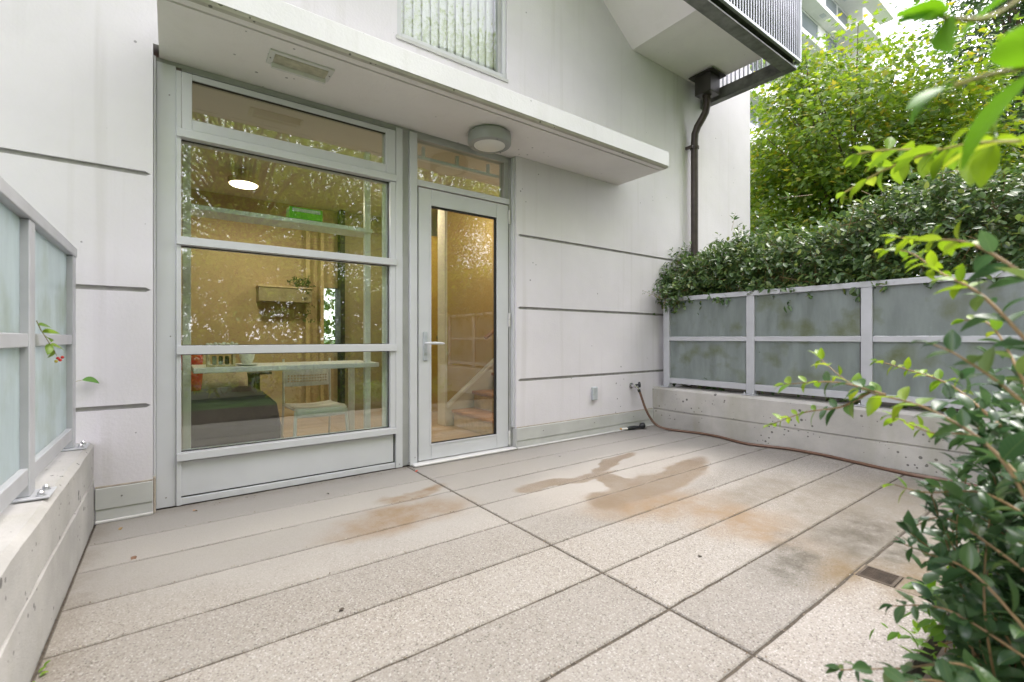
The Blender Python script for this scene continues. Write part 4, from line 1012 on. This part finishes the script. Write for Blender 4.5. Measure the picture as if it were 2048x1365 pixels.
hedge_mass('corner_creeper', corner_spill, 2600, .045, 'oval', M['leaf_hedge'], 6, 'small-leaved creeper spilling over the fence corner beside the drainpipe', 'shrub', (4.6, -.2, -.1))
def behind_fence(r, n):
    x = 4.62 + .5 * r.random(n); y = -4.6 + 4.6 * r.random(n); z = .42 + .95 * r.random(n)
    return np.stack([x, y, z], 1), np.stack([-np.ones(n), r.normal(0, .4, n), r.normal(.2, .4, n)], 1)
hedge_mass('understory_shrub', behind_fence, 9000, .07, 'quad', M['leaf_hedge'], 8, 'dark shrub growth behind the frosted panes of the right fence', 'shrub', (4.9, -2.2, -.1))
def front_hedge(r, n):
    x = -7 + 17 * r.random(n); y = -6.0 - .9 * r.random(n); z = .0 + (2.2 + .35 * np.sin(x * 1.3)) * r.random(n) ** .8
    return np.stack([x, y, z], 1), np.stack([r.normal(0, .4, n), np.ones(n) * .7, np.ones(n) * .5], 1)
hedge_mass('front_hedge', front_hedge, 90000, .115, 'quad', M['leaf_refl'], 9, 'clipped hedge behind the viewpoint, visible only mirrored in the glass', 'hedge', (1.5, -6.4, -.1))
def far_bush(r, n):
    x = 1.2 + 1.6 * r.random(n); y = 4.0 + .8 * r.random(n); z = .2 + 1.9 * r.random(n)
    return np.stack([x, y, z], 1), np.stack([r.normal(0, .4, n), -np.ones(n), np.ones(n) * .3], 1)
hedge_mass('far_window_bush', far_bush, 2500, .09, 'oval', M['leaf_bright'], 10, 'bright green bush outside the narrow far window of the room', 'shrub', (2.0, 4.4, 0))
def trailing(r, n):
    u = r.random(n); hang = r.random(n) < .35
    x = np.where(hang, 1.34 + .04 * r.random(n), 1.18 + .2 * u); z = np.where(hang, 1.15 + .45 * r.random(n), 1.60 + .09 * r.random(n)); y = 2.82 + .1 * r.random(n)
    return np.stack([x, y, z], 1), np.stack([r.normal(0, .5, n), -np.ones(n), r.normal(-.2, .4, n)], 1)
hedge_mass('trailing_houseplant', trailing, 420, .03, 'oval', M['leaf_hedge'], 12, 'dark trailing houseplant on the wall shelf inside', 'plant', (1.28, 2.85, 1.585))

# ------------------------------------------------------------------ near shrub beside the viewpoint: every large leaf its own piece
def big_leaf_mesh(name, curl, fold, mat, width=.25, seg=7):
    V, F = [], []
    for i in range(seg + 1):
        t = i / seg; w = width * (math.sin(math.pi * t ** .85) ** .9) * (1.0 if t < 1 else 0) + .004
        y = math.sin(curl * t) / curl if curl else t; z = -(1 - math.cos(curl * t)) / curl if curl else 0
        for u in (-1, -.5, 0, .5, 1): V.append((u * w, y, z + abs(u) * w * fold - .018 * (abs(u) == .5) * math.sin(6 * t)))
    for i in range(seg):
        for q in range(4): F.append((i * 5 + q, i * 5 + q + 1, i * 5 + q + 6, i * 5 + q + 5))
    me = bpy.data.meshes.new(name); me.from_pydata(V, [], F); me.polygons.foreach_set('use_smooth', [True] * len(F)); me.update(); me.materials.append(mat); return me
def near_leaf_material(name, cols, trans, rough, spec=.55):
    m = leaf_material(name, cols, trans, rough, spec); nt = m.node_tree
    ramp = next(n for n in nt.nodes if n.type == 'VALTORGB'); oi = N(nt, 'ShaderNodeObjectInfo'); L(nt, oi.outputs['Random'], ramp.inputs[0])
    c = ocoord(nt); sep = N(nt, 'ShaderNodeSeparateXYZ'); L(nt, c, sep.inputs[0])      # pale midrib and side veins
    ax = math_(nt, 'ABSOLUTE', sep.outputs[0]); rib = mapr(nt, ax, .004, .016, 1., 0.)
    wv = N(nt, 'ShaderNodeTexWave', wave_type='BANDS', bands_direction='Y'); wv.inputs['Scale'].default_value = 3.2
    cb = N(nt, 'ShaderNodeCombineXYZ'); L(nt, math_(nt, 'SUBTRACT', sep.outputs[1], math_(nt, 'MULTIPLY', ax, .7)), cb.inputs[1]); L(nt, cb.outputs[0], wv.inputs['Vector'])
    vein = math_(nt, 'MAXIMUM', math_(nt, 'MULTIPLY', rib, .5), math_(nt, 'MULTIPLY', mapr(nt, wv.outputs[1], .82, 1.), .14))
    p = nt.nodes['Principled BSDF']; L(nt, mixc(nt, vein, ramp.outputs[0], (.20, .27, .09)), p.inputs['Base Color'])
    bump(nt, p, math_(nt, 'SUBTRACT', 1.0, vein), .25, .01); return m
SH = near_leaf_material('near_shrub_leaf', [(.036, .085, .036), (.05, .11, .042), (.075, .145, .05), (.042, .095, .042), (.06, .125, .047), (.13, .19, .055)], .30, .27, .65)
YG = near_leaf_material('near_young_leaf', [(.15, .27, .03), (.22, .34, .04), (.11, .22, .03), (.26, .34, .05)], .42, .32, .5)
OV = near_leaf_material('overhang_leaf', [(.07, .20, .02), (.11, .26, .03), (.09, .22, .03)], .45, .4, .4)
VARS = {id(m): [big_leaf_mesh('leaf', c_, f_, m, w_) for c_, f_, w_ in ((.5, .22, .24), (.95, .34, .22), (.25, .40, .26), (.7, .12, .25))] for m in (SH, YG, OV)}
from mathutils import Matrix
def place_leaf(par, mat, P, D, Nn, S, r):
    D = Vector(D).normalized(); X = D.cross(Vector(Nn)).normalized(); Z = X.cross(D)
    o = bpy.data.objects.new('leaf', VARS[id(mat)][r.integers(4)]); col.objects.link(o); o.parent = par
    m3 = Matrix((X, D, Z)).transposed().to_4x4() @ Matrix.Diagonal((S, S, S, 1))
    o.matrix_local = Matrix.Translation(Vector(P) - wloc(par)) @ m3
def branch_nodes(path, size, r, start=.05, gap=.5, tip=True):
    """opposite leaf pairs, each pair turned a quarter on the last"""
    P = catmull(path, 10); ln = [0]
    for a, b in zip(P, P[1:]): ln.append(ln[-1] + (b - a).length)
    out = []; s_ = ln[-1] * start; k = 0
    while s_ < ln[-1]:
        i = max(j for j in range(len(ln)) if ln[j] <= s_); i = min(i, len(P) - 2)
        t = (P[i + 1] - P[i]).normalized(); q = P[i]
        a = t.cross(Vector((0, 0, 1))).normalized(); b = a.cross(t)
        ang = (k % 2) * math.pi / 2 * .8 + r.normal(0, .3); side = a * math.cos(ang) + b * math.sin(ang)
        f_ = 1 - .45 * (s_ / ln[-1])
        for sg in (1, -1):
            d_ = t * r.uniform(.45, .9) + side * sg + Vector((0, 0, r.normal(.05, .2)))
            n_ = Vector((r.normal(0, .3), r.normal(0, .3), 1)) + t * .3
            out.append((q, d_, n_, size * f_ * r.uniform(.6, 1.2), s_ / ln[-1]))
        s_ += size * gap * r.uniform(.8, 1.25) * (.6 + .4 * f_); k += 1
    if tip:
        t = (P[-1] - P[-3]).normalized()
        for e in range(2): out.append((P[-1], t + Vector(r.normal(0, .3, 3)), Vector((0, 0, 1)) + Vector(r.normal(0, .3, 3)), size * .5, 1.0))
    return P, out
shrub = thing('near_shrub', (1.45, -3.1, -.03), 'glossy dark green shrub close to the viewpoint reaching in over the paving', 'shrub')
nr = np.random.default_rng(77)
BR = [  # long shoots: path, leaf length, how much of the outer end carries young leaves
    ([(1.05, -3.19, .55), (1.07, -3.12, .76), (1.127, -3.019, .835), (1.213, -2.896, .853), (1.264, -2.834, .873), (1.296, -2.771, .919)], .070, .45),
    ([(1.213, -2.896, .853), (1.254, -2.827, .809), (1.266, -2.749, .786), (1.269, -2.664, .742)], .050, .5),
    ([(1.19, -2.93, .853), (1.19, -2.84, .872), (1.185, -2.735, .859)], .058, .4),
    ([(.98, -3.185, .90), (1.035, -3.10, 1.03), (1.135, -3.025, 1.09), (1.219, -2.962, 1.145), (1.264, -2.909, 1.164)], .055, .6),
    ([(.97, -3.18, 1.02), (1.02, -3.09, 1.115), (1.073, -3.017, 1.144), (1.131, -2.96, 1.165)], .055, .55),
    ([(1.0, -3.17, .84), (1.0, -3.12, .90), (.98, -3.073, .945), (.985, -3.04, .962)], .055, .0),
    ([(1.295, -3.081, .80), (1.487, -2.974, .859), (1.582, -2.857, .891), (1.594, -2.804, .906)], .050, .5),
    ([(1.10, -3.16, .70), (1.194, -3.068, .784), (1.252, -2.987, .777), (1.31, -2.906, .797)], .058, .3),
    ([(1.193, -3.13, .66), (1.264, -3.058, .671), (1.309, -2.967, .638), (1.32, -2.912, .638)], .062, .1),
    ([(1.16, -3.15, .45), (1.186, -3.063, .537), (1.252, -2.987, .527), (1.274, -2.941, .525)], .066, .0),
    ([(1.16, -3.16, .30), (1.116, -3.073, .400), (1.076, -2.981, .365), (1.045, -2.897, .327)], .066, .0),
    ([(1.118, -3.137, .88), (1.212, -3.082, .99), (1.24, -3.04, 1.005)], .050, .3),
    ([(1.22, -3.13, .40), (1.22, -3.02, .44), (1.24, -2.93, .40)], .064, .0),
    ([(1.20, -3.14, .25), (1.15, -3.02, .30), (1.14, -2.92, .26)], .066, .0),
    ([(1.14, -3.16, .26), (1.06, -3.05, .35), (1.00, -2.95, .315)], .080, .0),
    ([(1.10, -3.15, .34), (1.03, -3.05, .40), (.985, -2.99, .375)], .075, .0),
    ([(1.24, -3.12, .55), (1.28, -3.01, .60), (1.31, -2.95, .56)], .060, .0),
]
sb = MB(); nleaf = 0
for path, size, young in BR:
    P, nodes = branch_nodes(path, size, nr, .12)
    rr = [max(.0011, .0030 * (1 - .75 * i / (len(P) - 1))) for i in range(len(P))]; sb.tube([tuple(q) for q in P], rr, 6)
    for (q, d_, n_, s_, t_) in nodes: place_leaf(shrub, YG if t_ > 1 - young else SH, q, d_, n_, s_, nr); nleaf += 1
# bushy body
pk = []
for i in range(125):
    b0 = Vector((1.55 + nr.normal(0, .12), -3.14 + nr.normal(0, .06), .05))
    e = Vector((nr.uniform(1.18, 2.15), nr.uniform(-3.20, -2.91), nr.uniform(.08, .92)))
    if e.x < 1.45 and e.y > -2.93: e.y -= .08
    if e.z > .7 and e.y > -3.0: e.y -= .08
    m_ = (b0 + e) / 2 + Vector((nr.normal(0, .06), nr.normal(0, .04), .10))
    P, nodes = branch_nodes([b0, m_, e], .084, nr, .42, .42)
    if i % 2 == 0: sb.tube([tuple(q) for q in P], [max(.0011, .003 * (1 - .7 * k / (len(P) - 1))) for k in range(len(P))], 5)
    pk += nodes
sb.build('stem', M['twig'], shrub, True)
pk.sort(key=lambda q: (Vector(q[0]) - Vector(cam.location)).length)
own = max(0, 290 - nleaf)
for (q, d_, n_, s_, t_) in pk[:own]: place_leaf(shrub, SH, q, d_, n_, s_, nr)
rest = pk[own:]
V, F = leaves('blade', [tuple(q[0]) for q in rest], [tuple(q[1]) for q in rest], [tuple(q[2]) for q in rest], [q[3] for q in rest])
link_mesh('foliage', np_mesh('foliage', V, F, True), M['leaf_shrub'], shrub, kind='stuff')

# bright low plants in the bed under the shrub
def bed_cover(r, n):
    x = 1.5 + 2.0 * r.random(n); y = -3.5 + .62 * r.random(n); z = .0 + .30 * r.random(n)
    return np.stack([x, y, z], 1), np.stack([r.normal(0, .5, n), r.normal(.2, .5, n), np.ones(n)], 1)
hedge_mass('ground_cover', bed_cover, 3600, .04, 'oval', M['leaf_bright'], 14, 'bright green low plants glimpsed through the near shrub', 'plant', (2.2, -3.2, -.03))

# branches hanging in close overhead
def hanging(name, label, paths, size, mat, gap, seed):
    r = np.random.default_rng(seed); t = thing(name, paths[0][0], label, 'branch'); mb = MB()
    for path in paths:
        P, nodes = branch_nodes(path, size, r, .1, gap); mb.tube([tuple(q) for q in P], .0022, 6)
        for (q, d_, n_, s_, t_) in nodes: place_leaf(t, mat, q, d_ + Vector((0, 0, -.35)), n_, s_ * 1.3, r)
    mb.build('stem', M['twig_green'], t, True)
hanging('overhanging_branch', 'blurred bright green leaves hanging close in the top right corner', [[(.66, -3.20, 1.31), (.60, -3.165, 1.262), (.545, -3.142, 1.25)], [(.66, -3.195, 1.225), (.64, -3.16, 1.225), (.62, -3.135, 1.218)]], .080, OV, 1.6, 3)
hanging('drooping_branch', 'light green leafy branch reaching in front of the maple', [[(.80, -3.16, 1.20), (.965, -3.086, 1.262), (1.098, -2.998, 1.300), (1.169, -2.926, 1.309), (1.229, -2.846, 1.300)], [(1.02, -3.05, 1.28), (1.10, -2.95, 1.33), (1.13, -2.90, 1.345)]], .050, YG, .75, 4)

# ------------------------------------------------------------------ small growths and litter
vs = thing('berry_vine', (-.38, -1.0, .96), 'small vine sprig with red berries growing through the fence at the left', 'vine')
r5 = np.random.default_rng(15)
MB().tube([(-.372, -.985, 1.03), (-.366, -.96, 1.00), (-.356, -.92, .965), (-.345, -.89, .93), (-.338, -.87, .905)], [.0016, .0016, .0014, .0012, .001], 5).build('stem', M['twig_green'], vs, True)
for (P, D, S) in (((-.370, -.975, 1.015), (.7, .8, .12), .055), ((-.364, -.95, .99), (.9, .9, .05), .060), ((-.358, -.93, .975), (.2, .9, -.3), .05), ((-.350, -.905, .945), (.9, 1.0, -.1), .062), ((-.352, -.91, .95), (.1, -.6, -.6), .05), ((-.345, -.89, .93), (-.1, .2, -.9), .045)):
    place_leaf(vs, YG, P, D, (.5, -.5, 1), S, r5)
BRED = simple('red_berry', (.55, .02, .015), .25, var=.1); BYEL = simple('unripe_berry', (.42, .34, .04), .3, var=.1)
for k, (P) in enumerate(((-.336, -.865, .895), (-.331, -.855, .888), (-.340, -.868, .884), (-.326, -.850, .898))):
    MB().lathe([(.001, -.0055), (.004, -.004), (.0055, 0), (.004, .004), (.001, .0055)], P, (0, 0, 1), 10).build('berry', BYEL if k == 2 else BRED, vs, True)
def single_leaf(name, label, P, D, Nn, S, colr, cat='leaf'):
    m = simple(name + '_tone', colr, .6, var=.25, nscale=60); me = big_leaf_mesh(name, 1.1, .3, m, .3)
    Dv = Vector(D).normalized(); X = Dv.cross(Vector(Nn)).normalized(); Z = X.cross(Dv)
    o = bpy.data.objects.new(name, me); col.objects.link(o); o.matrix_local = Matrix.Translation(P) @ Matrix((X, Dv, Z)).transposed().to_4x4() @ Matrix.Diagonal((S, S, S, 1))
    return tag(o, label, cat)
single_leaf('vine_leaf', 'lone green leaf poking out beside the left fence post', (-.365, -.03, .755), (1, -.2, .15), (.1, -.6, 1), .075, (.09, .22, .03))
_vl = bpy.data.objects['vine_leaf']; _mb = MB().tube([(-.402, -.06, .745), (-.38, -.04, .752), (-.364, -.031, .755)], .0012, 5)
_st = link_mesh('stalk', mesh_from('stalk', _mb.v, _mb.f), M['twig_green'], None); _st.parent = _vl; bpy.context.view_layer.update(); _st.matrix_parent_inverse = _vl.matrix_world.inverted()
for P, lb, S, c_ in (((.10, -.10, .006), 'curled orange leaf on the paving below the window panel', .032, (.45, .20, .05)), ((1.455, -.115, .006), 'small red leaf on the paving at the door corner', .035, (.48, .08, .05)),
                     ((-.13, -.60, .006), 'brown dry leaf lying near the pale low wall', .035, (.16, .085, .05)), ((.78, -.24, .006), 'tiny black leaf scrap in front of the window', .022, (.04, .03, .025)),
                     ((.50, -1.56, .005), 'thin dark twig scrap in the middle of the paving', .03, (.06, .045, .035)), ((1.88, -2.08, .005), 'dark curled leaf between the two front joints', .026, (.05, .04, .03)),
                     ((2.55, -.42, .006), 'small dark leaf scrap before the door side wall', .022, (.07, .05, .04)), ((-.20, -.16, .006), 'brown leaf scrap at the foot of the left flashing', .028, (.28, .19, .08))):
    single_leaf('fallen_leaf', lb, P, (prnd.uniform(-1, 1), prnd.uniform(-1, 1), .05), (0, 0, 1), S, c_)
wd = thing('wall_weed', (-.312, -1.5, 0), 'tiny green weed sprouting where the left low wall meets the paving', 'weed')
for k in range(14): place_leaf(wd, YG, (-.312 + r5.uniform(0, .012), -1.55 + .22 * r5.random(), .005), (r5.uniform(.1, 1), r5.normal(0, .6), r5.uniform(.3, 1)), (.2, 0, 1), r5.uniform(.012, .024), r5)

# grit and crumbs caught in the joints and along the wall feet
gr_ = np.random.default_rng(91); n = 2600; which = gr_.random(n)
gx = gr_.uniform(-.30, 4.3, n); gy = np.array(YJ)[gr_.integers(1, 9, n)] + gr_.normal(0, .006, n)
ed = which < .12; gy = np.where(ed, gr_.uniform(-.06, .0, n) * gr_.random(n), gy)
ej = (which > .12) & (which < .26); gx = np.where(ej, 1.44 + gr_.normal(0, .006, n), gx); gy = np.where(ej, gr_.uniform(-2.8, 0, n), gy)
er = (which > .26) & (which < .40); gx = np.where(er, 4.325 - np.abs(gr_.normal(0, .02, n)), gx); gy = np.where(er, gr_.uniform(-2.8, -.05, n), gy)
gp = np.stack([gx, gy, np.full(n, .0015)], 1); ga = gr_.uniform(0, 6.28, n)
V, F = leaves('quad', gp, np.stack([np.cos(ga), np.sin(ga), gr_.uniform(0, .6, n)], 1), np.array([0, 0, 1.0]) + gr_.normal(size=(n, 3)) * .4, gr_.uniform(.004, .011, n))
M['grit'] = leaf_material('grit', [(.05, .04, .03), (.16, .12, .08), (.45, .41, .36), (.09, .07, .05), (.30, .25, .19)], 0, .9, .2)
link_mesh('paving_grit', np_mesh('paving_grit', V, F), M['grit'], None, 'fine crumbs and grit caught in the paving joints', 'grit', kind='stuff')
